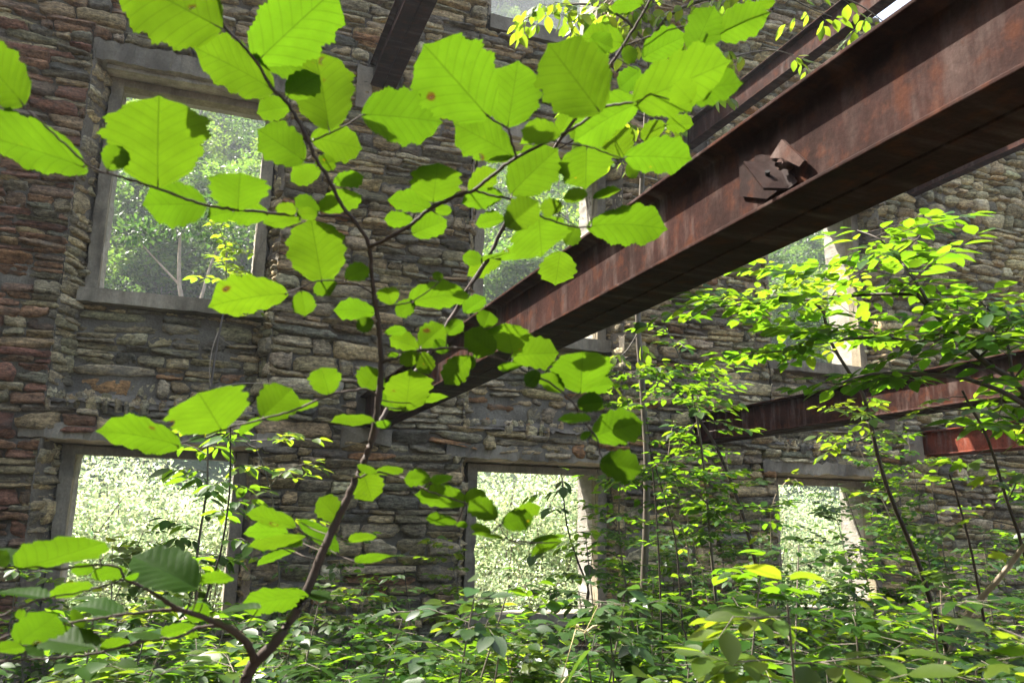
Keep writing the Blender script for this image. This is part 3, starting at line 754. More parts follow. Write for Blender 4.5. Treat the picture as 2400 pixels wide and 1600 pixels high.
class Leaves:
    def __init__(s, kind): s.T, s.Fq = TPL[kind]; s.kind = kind; s.p = []; s.a = []; s.n = []; s.l = []; s.c = []
    def add(s, p, a, n, l, c=1.0):
        s.p.append(p); s.a.append(a); s.n.append(n); s.l.append(l); s.c.append(c)
    def build(s, name, mat, parent=None, kind=None):
        p = np.array(s.p, float); a = np.array(s.a, float); n = np.array(s.n, float); l = np.array(s.l, float)
        a /= np.linalg.norm(a, axis=1)[:, None] + 1e-12
        b = np.cross(n, a); b /= np.linalg.norm(b, axis=1)[:, None] + 1e-12
        n = np.cross(a, b)
        T = s.T
        V = p[:, None] + l[:, None, None] * (T[None, :, 0:1] * a[:, None] + T[None, :, 1:2] * b[:, None] + T[None, :, 2:3] * n[:, None])
        k = len(T)
        Fq = (s.Fq[None] + (np.arange(len(p)) * k)[:, None, None]).reshape(-1, s.Fq.shape[1])
        c = np.array([q if np.ndim(q) else (q, q, q) for q in s.c], float)
        V = V.reshape(-1, 3)
        if s.kind == 'maple':
            V, Fl = V, [tuple(f[:3]) for f in Fq.tolist()]
            Fq = np.array(Fl)
        o = mesh_obj(name, V, Fq, mat, parent, smooth=True, col=np.repeat(c, k, 0))
        if kind: o["kind"] = kind
        return o

def lc(r, s=0.16, y=0.10):
    """per-leaf tint"""
    g = 1 + r.normal(0, s); return np.clip(np.array([g * (1 + r.normal(0.0, y)), g, g * 0.9]), 0.25, 1.9)

def rot_about(v, ax, ang):
    ax = unit(ax); v = np.asarray(v, float)
    return v * math.cos(ang) + np.cross(ax, v) * math.sin(ang) + ax * np.dot(ax, v) * (1 - math.cos(ang))

def twig_leaves(LV, TS, r, P, leaf, gap, rad, spread=0.9, opposite=True, flat=0.28, terminal=True, droop=0.15, tint=1.0):
    """leaves set along a twig polyline, blades lying roughly level"""
    P = np.asarray(P, float)
    d = np.r_[0, np.cumsum(np.linalg.norm(np.diff(P, axis=0), axis=1))]
    if TS is not None: TS.add(P, np.linspace(rad, rad * 0.4, len(P)), 5)
    q = gap * r.uniform(0.6, 1.2); k = 0
    def at(q):
        i = min(max(np.searchsorted(d, q) - 1, 0), len(P) - 2); f = (q - d[i]) / max(d[i + 1] - d[i], 1e-9)
        return P[i] + f * (P[i + 1] - P[i]), unit(P[i + 1] - P[i])
    while q < d[-1]:
        p, t = at(q)
        if abs(t[2]) > 0.8: t = unit(np.array([r.normal(0, 1), r.normal(0, 1), 0.2]))
        side = unit(np.cross(t, [0, 0, 1.0]) + 1e-6)
        for s in ((1, -1) if opposite else ((1,) if k % 2 else (-1,))):
            a = unit(t * math.cos(spread) + s * side * math.sin(spread) + np.array([0, 0, r.normal(-droop, 0.2)]))
            n = unit(np.array([0, 0, 1.0]) + r.normal(0, flat, 3))
            LV.add(p + a * leaf * 0.12, a, n, leaf * r.uniform(0.62, 1.15), lc(r) * tint)
        q += gap * r.uniform(0.8, 1.25); k += 1
    if terminal:
        p, t = at(d[-1] * 0.999)
        if abs(t[2]) > 0.6:
            th = r.uniform(0, 6.28); t = np.array([math.cos(th), math.sin(th), 0.15])
        LV.add(p, unit(t + np.array([0, 0, -droop])), unit(np.array([0, 0, 1.0]) + r.normal(0, flat, 3)), leaf * r.uniform(0.8, 1.2), lc(r) * tint)

def sapling(name, label, cat, path, rad, r, kind='ovate', mat=None, bark=None, leaf=0.05, ntw=14, tl=(0.2, 0.45), t0=0.2, t1=1.0, gap=0.035, group=None, opposite=True, branches=(), sub=0, rise=0.15, flat=0.28, tint=1.0, az=None, droop=0.15, k=7):
    """path/branches: 3-D polylines; twigs with leaves leave them at random bearings"""
    P = resample(path, max(10, 4 * len(path)))
    e = empty(name, P[0], label, cat, group)
    TS, LV = TubeSet(), Leaves(kind)
    TS.add(P, np.linspace(rad, rad * 0.35, len(P)), k)
    axes = [(P, ntw, t0, t1, rad)]
    for (bp, bn, brad) in branches:
        B = resample(bp, max(8, 4 * len(bp))); TS.add(B, np.linspace(brad, brad * 0.35, len(B)), 6)
        axes.append((B, bn, 0.08, 1.0, brad))
    for (A, n, ta, tb, rd) in axes:
        for i in range(n):
            f = ta + (tb - ta) * (i + r.uniform(0, 1)) / n
            x = min(f * (len(A) - 1), len(A) - 1.001); j = int(x)
            p = A[j] + (x - j) * (A[j + 1] - A[j])
            th = r.uniform(0, 2 * math.pi) if az is None else r.normal(az[0], az[1])
            L_ = r.uniform(*tl) * (1.15 - 0.6 * f)
            dr = np.array([math.cos(th), math.sin(th), rise + r.normal(0, 0.15)])
            m = 5; tt = np.linspace(0, 1, m)[:, None]
            Q = p + tt * L_ * dr + np.array([0, 0, -1.0]) * (tt ** 2) * L_ * 0.18 + r.normal(0, 0.008, (m, 3)) * tt
            twig_leaves(LV, TS, r, Q, leaf, gap, max(rd * 0.22, 0.0012), opposite=opposite, flat=flat, tint=tint, droop=droop)
            for _ in range(sub):
                g = r.uniform(0.25, 0.8); q0 = Q[int(g * (m - 1))]; th2 = th + r.choice([-1, 1]) * r.uniform(0.5, 1.0)
                d2 = np.array([math.cos(th2), math.sin(th2), rise * 0.6 + r.normal(0, 0.12)]); L2 = L_ * r.uniform(0.35, 0.6)
                twig_leaves(LV, TS, r, np.array([q0 + t * L2 * d2 for t in np.linspace(0, 1, 4)]), leaf, gap, 0.0012, opposite=opposite, flat=flat, tint=tint, droop=droop)
        if n > 0:
            t_ = unit(A[-1] - A[-2]); twig_leaves(LV, None, r, np.array([A[-1] - t_ * 0.05, A[-1] + t_ * 0.04]), leaf, gap, 0.001, opposite=opposite, flat=flat, tint=tint)
    TS.build("stem", bark or M_BARKG, e)
    if LV.p: LV.build("foliage", mat or M_LEAF, e)
    return e

def pxp(pts, d):
    """photo pixels -> points at d metres along the heading (d may vary along the list)"""
    d = np.broadcast_to(np.asarray(d, float), (len(pts),))
    return np.array([atD(x, y, q) for (x, y), q in zip(pts, d)])

def to_ground(P):
    """carry a stem path on down to the soil"""
    P = np.asarray(P, float); p = P[0]
    if p[2] > ZG + 0.05:
        t = unit(P[1] - P[0]); s = (t[:2] / max(abs(t[2]), 0.4)) * 0.35 * (p[2] - ZG)
        P = np.vstack([[p[0] - s[0], p[1] - s[1], ZG - 0.03], P])
    return P

# ------------------------------------------------------------------ unseen walls of the ruin round the viewer, added to cut sky fill
def unseen_wall(name_label, fr, L_, H, thick, seed):
    O, U, Vv, Nn = fr
    e = empty("stone_wall", O + U * L_ / 2, name_label, "wall")  # unseen wall added to cut sky fill
    m = MB(); P = [O - Nn * 0.03, O + U * L_ - Nn * 0.03, O + U * L_ - Nn * 0.03 + Vv * H, O - Nn * 0.03 + Vv * H]
    m.prism(P, -Nn * thick); m.build("wall_core", M_MORTAR, e)
    ms = Masonry(); ms.courses(fr, 0, L_, 0, H, [], pal='grey', hmin=0.14, hmax=0.28, wmean=0.5, topf=lambda u: H - 0.25 + 0.2 * math.sin(2.3 * u + seed))
    ms.build("masonry", e)
unseen_wall("unseen side wall of the ruin, added to cut sky light, left of the window wall", (np.array([-5.2, -7.0, ZG]), ey, ez, ex), 13.9, 7.6, 0.6, 1)
unseen_wall("unseen back wall of the ruin, added behind the viewer to cut sky light", (np.array([12.0, -7.2, ZG]), -ex, ez, ey), 17.0, 3.4, 0.6, 2)

# ------------------------------------------------------------------ trees and bushes outside, seen through the openings
def tree_meshes(seed, h, crown_r, nleaf, leaf, pale=False, z_lo=0.3):
    r = np.random.default_rng(seed)
    TS, LV = TubeSet(), Leaves('clump')
    top = np.array([r.normal(0, 0.3), r.normal(0, 0.3), h * 0.9])
    trunk = resample([[0, 0, -0.6], [r.normal(0, 0.1), r.normal(0, 0.1), h * 0.3], [r.normal(0, 0.25), r.normal(0, 0.25), h * 0.6], top], 12)
    TS.add(trunk, np.linspace(h * 0.018, h * 0.004, 12), 7)
    cent = []
    nl = 16
    for i in range(nl):
        f = z_lo + (0.97 - z_lo) * (i + r.uniform(0, 1)) / nl
        p = trunk[min(int(f * 11), 11)]; th = r.uniform(0, 6.28)
        L_ = crown_r * (0.45 + 0.75 * math.sin(math.pi * min(1, (f - z_lo) / (1 - z_lo) * 0.8 + 0.2))) * r.uniform(0.6, 1.15)
        q = p + np.array([math.cos(th) * L_, math.sin(th) * L_, L_ * r.uniform(0.1, 0.6)])
        TS.add(resample([p, (p + q) / 2 + [0, 0, 0.08 * L_], q], 6), np.linspace(h * 0.007, h * 0.0015, 6), 5)
        for g in (0.45, 0.75, 1.0): cent.append((p + (q - p) * g, L_ * r.uniform(0.22, 0.42)))
    cent.append((top, crown_r * 0.35))
    wts = np.array([c[1] ** 2 for c in cent]); wts /= wts.sum()
    ids = r.choice(len(cent), nleaf, p=wts)
    tone = r.normal(1, 0.13, len(cent))
    for i in ids:
        c, R = cent[i]
        dv = unit(r.normal(0, 1, 3)); p = c + dv * R * r.uniform(0.55, 1.08) * np.array([1, 1, 0.72])
        n = unit(dv * 0.5 + np.array([0, 0, 0.9]) + r.normal(0, 0.45, 3))
        LV.add(p, unit(dv * [1, 1, 0.2] + r.normal(0, 0.5, 3)), n, leaf * r.uniform(0.6, 1.25), lc(r, 0.14, 0.08) * tone[i] * (1.35 if pale else 1))
    return TS, LV

FOR = []
for k, (h, cr, nl, lf) in enumerate(((9.5, 2.7, 6500, 0.26), (8.0, 2.4, 5600, 0.24), (11.0, 3.0, 7000, 0.28), (7.0, 2.6, 5600, 0.23))):
    FOR.append((h,) + tree_meshes(100 + k, h, cr, nl, lf))
protos = []
def place_tree(k, x, y, s, rz, label, group, name="forest_tree", lean=0.0):  # default name also serves the unseen trees added at the left
    z = float(hill_z(x, y)) if y > 13.2 else ZG
    e = empty(name, (x, y, z), label, "tree", group)
    h, TS, LV = FOR[k]
    if len(protos) <= k: protos.extend([None] * (k + 1 - len(protos)))
    if protos[k] is None:
        a = mesh_obj("trunk", np.vstack(TS.V), np.vstack(TS.F), M_BARKG, None, smooth=True)
        b = LV.build("crown", M_LEAFF)
        protos[k] = (a, b)
    else:
        a, b = protos[k][0].copy(), protos[k][1].copy()
        COL.objects.link(a); COL.objects.link(b)
    a.parent = e; b.parent = e
    e.scale = (s, s, s * (1 + 0.12 * math.sin(rz * 3))); e.rotation_euler = (0, 0, rz)
    return e
r = np.random.default_rng(21)
spots = []
for (a0, a1, n) in ((-9.5, 4.5, 105), (15, 29, 95), (35, 46, 45), (-30, 60, 40)):
    k = 0; tries = 0
    while k < n and tries < 4000:
        tries += 1
        y = 40 + 92 * r.uniform(0, 1) ** 1.3; x = y * math.tan(math.radians(r.uniform(a0, a1)))
        if all((x - p) ** 2 + (y - q) ** 2 > (1.6 + 0.012 * y) ** 2 for p, q in spots):
            spots.append((x, y)); k += 1
for (x, y) in spots:
    place_tree(int(r.integers(0, 4)), x, y, r.uniform(0.75, 1.25), r.uniform(0, 6.28), "green broadleaf tree of the wooded hillside behind the ruin", "trees on the hillside outside")
for (x, y, s) in ((-9.5, -7, 1.5), (-11, -4, 1.4), (-10, -11, 1.6), (-14, -8, 1.7), (-14, -14, 1.7)):  # unseen trees left of the frame, added to cut sky fill on the beam
    place_tree(int(r.integers(0, 4)), x, y, s, r.uniform(0, 6.28), "tall unseen broadleaf tree added behind the left side wall to cut sky light", "unseen trees added beside the ruin")
# one light-barked tree at the foot of the slope, framed by the upper left opening
FOR.append((7.5,) + tree_meshes(131, 6.6, 2.6, 2600, 0.17, True, 0.42))
e = empty("pale_tree", (-0.55, 19.0, 3.2), "pale-barked forked tree with thin grey-green crown in the upper left window opening", "tree")
TS = TubeSet()
b0 = np.array([e.location.x, 19.0, e.location.z])
TS.add(resample(b0 + np.array([[0, 0, -1.2], [-0.05, 0, 0.9], [-0.22, 0, 1.8], [-0.3, 0, 2.9]]), 14), np.linspace(0.085, 0.03, 14), 7)
TS.add(resample(b0 + np.array([[-0.03, 0, 0.8], [0.22, 0.05, 1.25], [0.38, 0.1, 2.2], [0.55, 0.1, 2.8]]), 12), np.linspace(0.055, 0.02, 12), 6)
TS.add(resample(b0 + np.array([[-0.2, 0, 1.7], [-0.7, 0.1, 2.2], [-1.1, 0.1, 2.6]]), 8), np.linspace(0.03, 0.01, 8), 5)
TS.build("trunk", M_BARKP, e)
LV = Leaves('clump')
for c, R in (((-0.3, 0, 3.1), 0.7), ((0.6, 0.1, 3.0), 0.55), ((-1.1, 0.1, 2.8), 0.5), ((0.1, 0.2, 3.6), 0.6)):
    for _ in range(300):
        dv = unit(r.normal(0, 1, 3)); LV.add(b0 + np.array(c) + dv * R * r.uniform(0.4, 1.1) * [1, 1, 0.5], unit(dv + r.normal(0, 0.5, 3)), unit(r.normal(0, 0.5, 3) + [0, 0, 1]), r.uniform(0.08, 0.15), lc(r) * np.array([0.85, 0.9, 1.3]))
LV.build("crown", M_LEAFF, e)
# the far wooded mountain: too many trees to count
LV = Leaves('clump')
for _ in range(12000):
    y = 100 + 125 * r.uniform(0, 1); x = y * math.tan(math.radians(r.choice([r.uniform(-10, 5), r.uniform(14, 30), r.uniform(14, 30), r.uniform(33, 52)])))
    z = float(hill_z(x, y)); R = r.uniform(1.4, 2.8)
    for q in range(3):
        dv = unit(r.normal(0, 1, 3) + [0, -0.3, 0.6])
        LV.add(np.array([x, y, z + 1.5]) + dv * R * 0.7, unit(r.normal(0, 1, 3)), dv, R * r.uniform(0.6, 1.0), lc(r, 0.2))
LV.build("far_forest", M_LEAFF, kind="stuff")

# sunlit bushes right outside
def bush_mesh(seed, n, R, leaf, kind='clump'):
    r = np.random.default_rng(seed); LV = Leaves(kind); TS = TubeSet()
    C = [(np.array([r.normal(0, 0.45) * R, r.normal(0, 0.45) * R, R * r.uniform(0.35, 1.55)]), R * r.uniform(0.28, 0.55)) for _ in range(15)]
    for c, q in C: TS.add(resample([[0, 0, -0.1], c * [0.4, 0.4, 0.5], c * [1, 1, 1.15]], 6), np.linspace(0.02, 0.005, 6), 5)
    tone = r.normal(1, 0.22, len(C))
    for _ in range(n):
        dv = unit(r.normal(0, 1, 3)); i = int(r.integers(0, len(C))); c, q = C[i]; p = c + dv * q * r.uniform(0.3, 1.1)
        if p[2] < 0.02: continue
        LV.add(p, unit(dv * [1, 1, 0.3] + r.normal(0, 0.6, 3)), unit(np.array([0, 0, 1.0]) + dv * 0.4 + r.normal(0, 0.4, 3)), leaf * r.uniform(0.5, 1.5), lc(r, 0.12) * max(tone[i], 0.5))
    return TS, LV
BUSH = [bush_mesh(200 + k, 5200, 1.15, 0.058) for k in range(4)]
bprot = [None] * 4
k = 0
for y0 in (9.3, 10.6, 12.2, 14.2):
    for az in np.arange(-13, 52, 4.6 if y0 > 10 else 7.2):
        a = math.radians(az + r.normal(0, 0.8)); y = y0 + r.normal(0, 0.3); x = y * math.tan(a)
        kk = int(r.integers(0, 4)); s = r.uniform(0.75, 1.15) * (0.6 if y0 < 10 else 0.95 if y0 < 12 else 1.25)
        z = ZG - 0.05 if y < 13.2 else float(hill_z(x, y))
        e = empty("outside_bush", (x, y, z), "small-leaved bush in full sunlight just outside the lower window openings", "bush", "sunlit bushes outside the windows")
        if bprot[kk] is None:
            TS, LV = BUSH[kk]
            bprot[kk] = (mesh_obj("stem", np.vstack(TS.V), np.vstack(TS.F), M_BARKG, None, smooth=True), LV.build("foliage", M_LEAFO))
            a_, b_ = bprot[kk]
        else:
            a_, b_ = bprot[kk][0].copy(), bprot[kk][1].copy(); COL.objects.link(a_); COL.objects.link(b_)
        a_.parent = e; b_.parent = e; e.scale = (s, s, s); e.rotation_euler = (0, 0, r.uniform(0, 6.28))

# ------------------------------------------------------------------ saplings inside the ruin
S = np.random.default_rng(5)
up_dir = np.array([0, 0, 1.0])
# slender grey sapling right of the middle, whose sunlit head hangs over the frame top
trunk = to_ground(pxp([(1508, 1430), (1514, 1250), (1516, 1070), (1505, 900), (1495, 733), (1503, 465), (1512, 300), (1527, 65), (1532, -60), (1535, -260)], 4.4))
sapling("slender_sapling", "tall thin grey-trunked sapling with bright yellow-green hanging leaves near the top window", "sapling", trunk, 0.024, S, 'ovate', M_LEAFY, M_BARKG, 0.075, 16, (0.12, 0.34), 0.85, 1.0, 0.06, sub=0, rise=-0.05, droop=0.9, flat=0.55,
        branches=[(pxp([(1525, 95), (1560, 45), (1600, 18), (1680, -10), (1760, -40), (1860, -60)], [4.4, 4.3, 4.2, 4.1, 4.0, 3.9]), 9, 0.011),
                  (pxp([(1527, 120), (1480, 60), (1420, 20), (1350, 10), (1270, 25), (1225, 50)], [4.4, 4.3, 4.2, 4.2, 4.2, 4.2]), 20, 0.009),
                  (pxp([(1530, 60), (1490, 20), (1440, -10), (1400, 30)], [4.4, 4.3, 4.2, 4.2]), 12, 0.006),
                  (pxp([(1503, 330), (1540, 250), (1620, 180), (1700, 140), (1800, 118), (1860, 130)], [4.4, 4.3, 4.2, 4.1, 4.1, 4.1]), 7, 0.007),
                  (pxp([(1503, 420), (1480, 330), (1440, 260), (1400, 240)], [4.4, 4.3, 4.2, 4.2]), 8, 0.006),
                  (pxp([(1860, -60), (1930, -20), (2010, 10), (2080, 60), (2090, 90)], [3.9, 3.9, 3.9, 3.9, 3.9]), 4, 0.005),
                  (pxp([(1760, -40), (1840, -10), (1900, 20), (1950, 40)], [4.0, 4.0, 4.0, 4.0]), 5, 0.005),
                  (pxp([(1495, 780), (1470, 820), (1440, 850), (1420, 900)], 4.3), 4, 0.004)])
# leaning stems on the right
sapling("leaning_sapling", "leaning brown-barked bare stem in front of the stones left of the lower right window", "sapling",
        to_ground(pxp([(1850, 1640), (1820, 1473), (1793, 1397), (1772, 1322), (1738, 1198), (1686, 1062), (1640, 985), (1600, 930), (1560, 860)], 4.3)), 0.017, S, 'ovate', M_LEAF, M_BARK, 0.05, 10, (0.25, 0.5), 0.72, 1.0, 0.045, sub=1)
def sap(*a, **k): return sapling(*a, **k)
sap("pinnate_sapling", "long curved sapling with sunlit yellow-green leaflets crossing in front of the low girder", "sapling",
    to_ground(pxp([(2245, 1640), (2209, 1490), (2178, 1397), (2151, 1315), (2089, 1167), (2058, 1070), (2027, 936), (1996, 881), (1948, 802), (1927, 726), (1886, 678)], 3.2)), 0.015, S, 'ovate', M_LEAFY, M_BARK, 0.045, 6, (0.14, 0.28), 0.62, 0.98, 0.034,
    branches=[(pxp([(1927, 726), (1870, 690), (1790, 700), (1740, 715)], 3.15), 7, 0.004), (pxp([(1930, 735), (1960, 680), (2010, 645), (2050, 615)], 3.15), 7, 0.004), (pxp([(1886, 678), (1850, 640), (1820, 625)], 3.2), 5, 0.003),
              (pxp([(1948, 802), (1990, 790), (2030, 795)], 3.15), 4, 0.003), (pxp([(2040, 985), (1990, 960), (1940, 955)], 3.15), 4, 0.003), (pxp([(2048, 1010), (2020, 1030), (1970, 1040)], 3.1), 4, 0.003), (pxp([(2010, 900), (2040, 885), (2080, 880)], 3.1), 2, 0.003)])
sap("maple_sapling", "young maple with broad lobed leaves in front of the dark stones by the right edge", "sapling",
    to_ground(pxp([(2335, 1650), (2326, 1600), (2309, 1473), (2292, 1370), (2271, 1267), (2240, 1153), (2225, 1110)], 3.0)), 0.010, S, 'maple', M_LEAFY, M_BARK, 0.095, 7, (0.12, 0.28), 0.66, 1.0, 0.11, flat=0.25, tint=0.8)
sap("red_stemmed_maple", "dark red-stemmed maple sapling whose lobed leaves hang over the orange-rusted girder end", "sapling",
    to_ground(pxp([(2440, 1500), (2392, 1267), (2361, 1177), (2330, 1070), (2314, 1027), (2295, 986), (2274, 952), (2255, 915)], 2.7)), 0.011, S, 'maple', M_LEAFY, M_BARKD, 0.085, 8, (0.15, 0.32), 0.55, 1.0, 0.10, flat=0.25, tint=0.8,
    branches=[(pxp([(2440, 1010), (2390, 985), (2330, 972), (2270, 960), (2190, 965)], 2.65), 5, 0.004), (pxp([(2361, 1177), (2390, 1120), (2430, 1090)], 2.7), 3, 0.003)])
# the big bush at the right edge, its boughs reaching into the picture
bigb = to_ground(pxp([(2700, 1700), (2620, 1350), (2520, 1080), (2420, 945), (2373, 889), (2306, 849), (2261, 805), (2237, 785), (2192, 737), (2150, 690)], [2.7, 2.7, 2.6, 2.5, 2.5, 2.5, 2.5, 2.55, 2.6, 2.6]))
sap("spreading_bush", "big spreading bush of mid-green oval leaves with thick boughs reaching in from the right", "bush", bigb, 0.020, S, 'ovate', M_LEAF, M_BARKD, 0.066, 10, (0.2, 0.44), 0.55, 1.0, 0.052, sub=1, rise=0.12,
    branches=[(pxp([(2520, 1080), (2400, 948), (2273, 890), (2170, 877), (2050, 875), (1960, 900)], [2.6, 2.5, 2.5, 2.5, 2.5, 2.5]), 12, 0.010),
              (pxp([(2237, 785), (2160, 800), (2060, 790), (1950, 800), (1850, 820), (1760, 830)], [2.55, 2.6, 2.7, 2.8, 2.9, 3.0]), 14, 0.006),
              (pxp([(2192, 737), (2140, 650), (2100, 600), (2060, 560), (2010, 540)], [2.6, 2.6, 2.7, 2.7, 2.8]), 8, 0.006),
              (pxp([(2150, 690), (2040, 690), (1930, 700), (1800, 710), (1680, 720), (1600, 735)], [2.6, 2.7, 2.8, 2.9, 3.0, 3.1]), 14, 0.006),
              (pxp([(2373, 889), (2360, 800), (2330, 740), (2290, 700)], [2.5, 2.5, 2.5, 2.5]), 9, 0.006),
              (pxp([(2420, 945), (2440, 860), (2420, 780), (2400, 720)], [2.5, 2.45, 2.4, 2.4]), 8, 0.006),
              (pxp([(2100, 600), (2150, 560), (2180, 520)], [2.7, 2.7, 2.7]), 4, 0.003)])
sap("leafy_sapling", "leafy sapling whose flat sprays cover the stones between the trunk and the low girder", "sapling",
    to_ground(pxp([(1690, 1560), (1668, 1300), (1650, 1100), (1630, 960), (1600, 850), (1560, 770)], 3.7)), 0.011, S, 'ovate', M_LEAF, M_BARKG, 0.05, 22, (0.2, 0.45), 0.45, 1.0, 0.042, sub=2, rise=0.1,
    branches=[(pxp([(1630, 960), (1560, 900), (1490, 880), (1440, 860)], 3.6), 12, 0.004), (pxp([(1660, 1180), (1580, 1120), (1500, 1100), (1450, 1120)], 3.6), 10, 0.004), (pxp([(1665, 1250), (1740, 1200), (1800, 1190)], 3.6), 8, 0.003)])
sap("leafy_sapling", "leafy sapling with flat sprays standing left of the lower right window", "sapling",
    to_ground(pxp([(1500, 1600), (1480, 1450), (1460, 1330), (1450, 1220), (1455, 1120)], 3.9)), 0.009, S, 'ovate', M_LEAF, M_BARKG, 0.042, 26, (0.2, 0.42), 0.3, 1.0, 0.036, sub=2, rise=0.1)
# thin dark stems and pale shoots
sap("dark_stem_shrub", "thin dark straight stem rising right of the lower middle window", "shrub", to_ground(pxp([(1555, 1560), (1551, 1480), (1544, 1301), (1534, 1148), (1522, 1033), (1515, 980)], 3.0)), 0.0065, S, 'ovate', M_LEAF, M_BARKD, 0.035, 6, (0.12, 0.25), 0.7, 1.0, 0.03, group="pair of thin dark stems")
sap("dark_stem_shrub", "second thin dark stem, bowed to the right beside the straight one", "shrub", to_ground(pxp([(1620, 1560), (1601, 1480), (1586, 1286), (1563, 1186), (1534, 1086), (1520, 1040)], 3.0)), 0.0065, S, 'ovate', M_LEAF, M_BARKD, 0.035, 6, (0.12, 0.25), 0.75, 1.0, 0.03, group="pair of thin dark stems")
sap("pale_shoot", "upright pale shoot with paired sunlit leaves under the low girder end", "shrub", to_ground(pxp([(1625, 1400), (1601, 1247), (1575, 1190), (1561, 1148), (1566, 1070), (1574, 1002), (1580, 985)], 3.9)), 0.0055, S, 'round', M_LEAFY, M_BARKP, 0.04, 12, (0.05, 0.12), 0.45, 1.0, 0.04, group="pale sunlit shoots")
sap("pale_shoot", "slanting pale shoot between the upright one and the leaning brown stem", "shrub", to_ground(pxp([(1660, 1420), (1624, 1266), (1600, 1180), (1578, 1113)], 3.9)), 0.005, S, 'round', M_LEAFY, M_BARKP, 0.04, 10, (0.05, 0.12), 0.5, 1.0, 0.04, group="pale sunlit shoots")
sap("pale_shoot", "thin pale shoot in front of the left jamb of the lower right window", "shrub", to_ground(pxp([(1812, 1420), (1810, 1330), (1806, 1240), (1810, 1170), (1850, 1120)], 3.7)), 0.0045, S, 'round', M_LEAFY, M_BARKP, 0.04, 8, (0.05, 0.13), 0.45, 1.0, 0.04, group="pale sunlit shoots")
sap("elder_shrub", "dark-stemmed shrub with drooping oval leaves standing before the lower middle window", "shrub", to_ground(pxp([(1372, 1460), (1375, 1423), (1379, 1377), (1356, 1320), (1329, 1232), (1318, 1133), (1316, 1110)], 5.4)), 0.012, S, 'ovate', M_LEAF, M_BARKD, 0.10, 15, (0.25, 0.5), 0.25, 1.0, 0.09, droop=0.4)
sap("ash_sapling", "ash sapling with a grey stem and tiers of drooping leaflets in the lower left window", "sapling", to_ground(pxp([(455, 1500), (460, 1330), (463, 1294), (470, 1240), (485, 1146), (487, 1060), (487, 1030)], 4.1)), 0.013, S, 'narrow', M_LEAF, M_BARKG, 0.105, 18, (0.22, 0.38), 0.5, 1.0, 0.045, droop=0.5, rise=0.25)
sap("ash_sapling", "thinner black-stemmed ash sapling just right of the grey-stemmed one", "sapling", to_ground(pxp([(430, 1640), (441, 1600), (470, 1450), (485, 1390), (517, 1294), (537, 1163), (540, 1060), (540, 1000)], 3.5)), 0.009, S, 'narrow', M_LEAF, M_BARKD, 0.085, 15, (0.18, 0.32), 0.55, 1.0, 0.042, droop=0.4, rise=0.25)
sap("yellow_leaved_sapling", "sapling with pairs of pale yellow-green leaves right of the lower left window", "sapling", to_ground(pxp([(650, 1540), (655, 1400), (650, 1280), (640, 1180), (620, 1100), (600, 1050)], 3.9)), 0.008, S, 'ovate', M_LEAFY, M_BARKG, 0.062, 12, (0.14, 0.32), 0.3, 1.0, 0.055,
    branches=[(pxp([(600, 1050), (575, 1035), (640, 1030), (727, 1028)], 3.85), 4, 0.004), (pxp([(632, 1140), (660, 1110), (690, 1095), (720, 1085)], 3.85), 5, 0.004)])
# the sapling rooted on the ledge, growing past the sill of the upper left opening
Pw = [atY(*q, Y) for q, Y in (((494, 905), 7.12), ((505, 830), 7.10), ((518, 760), 7.08), ((527, 705), 7.10), ((530, 640), 7.25), ((527, 570), 7.35), ((505, 520), 7.4))]
e = sap("ledge_sapling", "small bright yellow-leaved sapling rooted on the rubble ledge and leaning on the upper left sill", "sapling", Pw, 0.010, S, 'ovate', M_LEAFY, M_BARKG, 0.085, 17, (0.18, 0.36), 0.55, 1.0, 0.05, rise=0.2,
        branches=[([atY(565, 690, 7.1), atY(590, 640, 7.15), atY(615, 570, 7.2), atY(640, 545, 7.2)], 4, 0.004), ([atY(525, 715, 7.08), atY(560, 700, 7.05), atY(575, 730, 7.05)], 2, 0.003)])
TS = TubeSet(); TS.add(resample([atY(512, 775, 7.09), atY(498, 815, 7.07), atY(491, 865, 7.06), atY(493, 905, 7.06)], 12), np.linspace(0.006, 0.003, 12)); TS.add(resample([atY(513, 788, 7.09), atY(545, 810, 7.12), atY(600, 815, 7.16)], 10), 0.0022)
TS.add(resample([atY(500, 915, 7.02), atY(545, 900, 7.0), atY(610, 898, 6.98), atY(700, 905, 6.95)], 12), 0.003)
TS.build("root", M_BARKP, e)
# dry stick and grass stalk
m = MB(); m.tube(resample([atD(2300, 1400, 2.6), atD(2345, 1350, 2.55), atD(2390, 1292, 2.5), atD(2425, 1250, 2.45)], 10), np.linspace(0.010, 0.007, 10), 8)
m.tube(resample([atD(2300, 1400, 2.6), atD(2250, 1470, 2.65), atD(2180, 1700, 2.7), atD(2160, 1900, 2.7)], 8), np.linspace(0.011, 0.010, 8), 8)
tag(m.build("dead_stick", M_BARKP, None, True), "bare pale dead stick leaning among the shrubs at the right edge", "stick")
TS = TubeSet(); P = resample(to_ground(pxp([(1313, 1600), (1358, 1508), (1385, 1455), (1399, 1425)], 1.9)), 24); TS.add(P, np.linspace(0.003, 0.0012, 24), 5)
for k in range(26):
    p = P[int(13 + 10 * S.uniform())] + S.normal(0, 0.001, 3); q = p + np.array([S.normal(0.03, 0.025), S.normal(0, 0.02), S.uniform(-0.05, 0.03)])
    TS.add(resample([p, (p + q) / 2 + [0, 0, 0.008], q], 5), [0.0012, 0.0018, 0.0022, 0.0018, 0.0006], 4)
tag(TS.build("grass_stalk", M_STRAW), "dry straw-coloured grass stalk with a drooping seed head", "grass stalk")

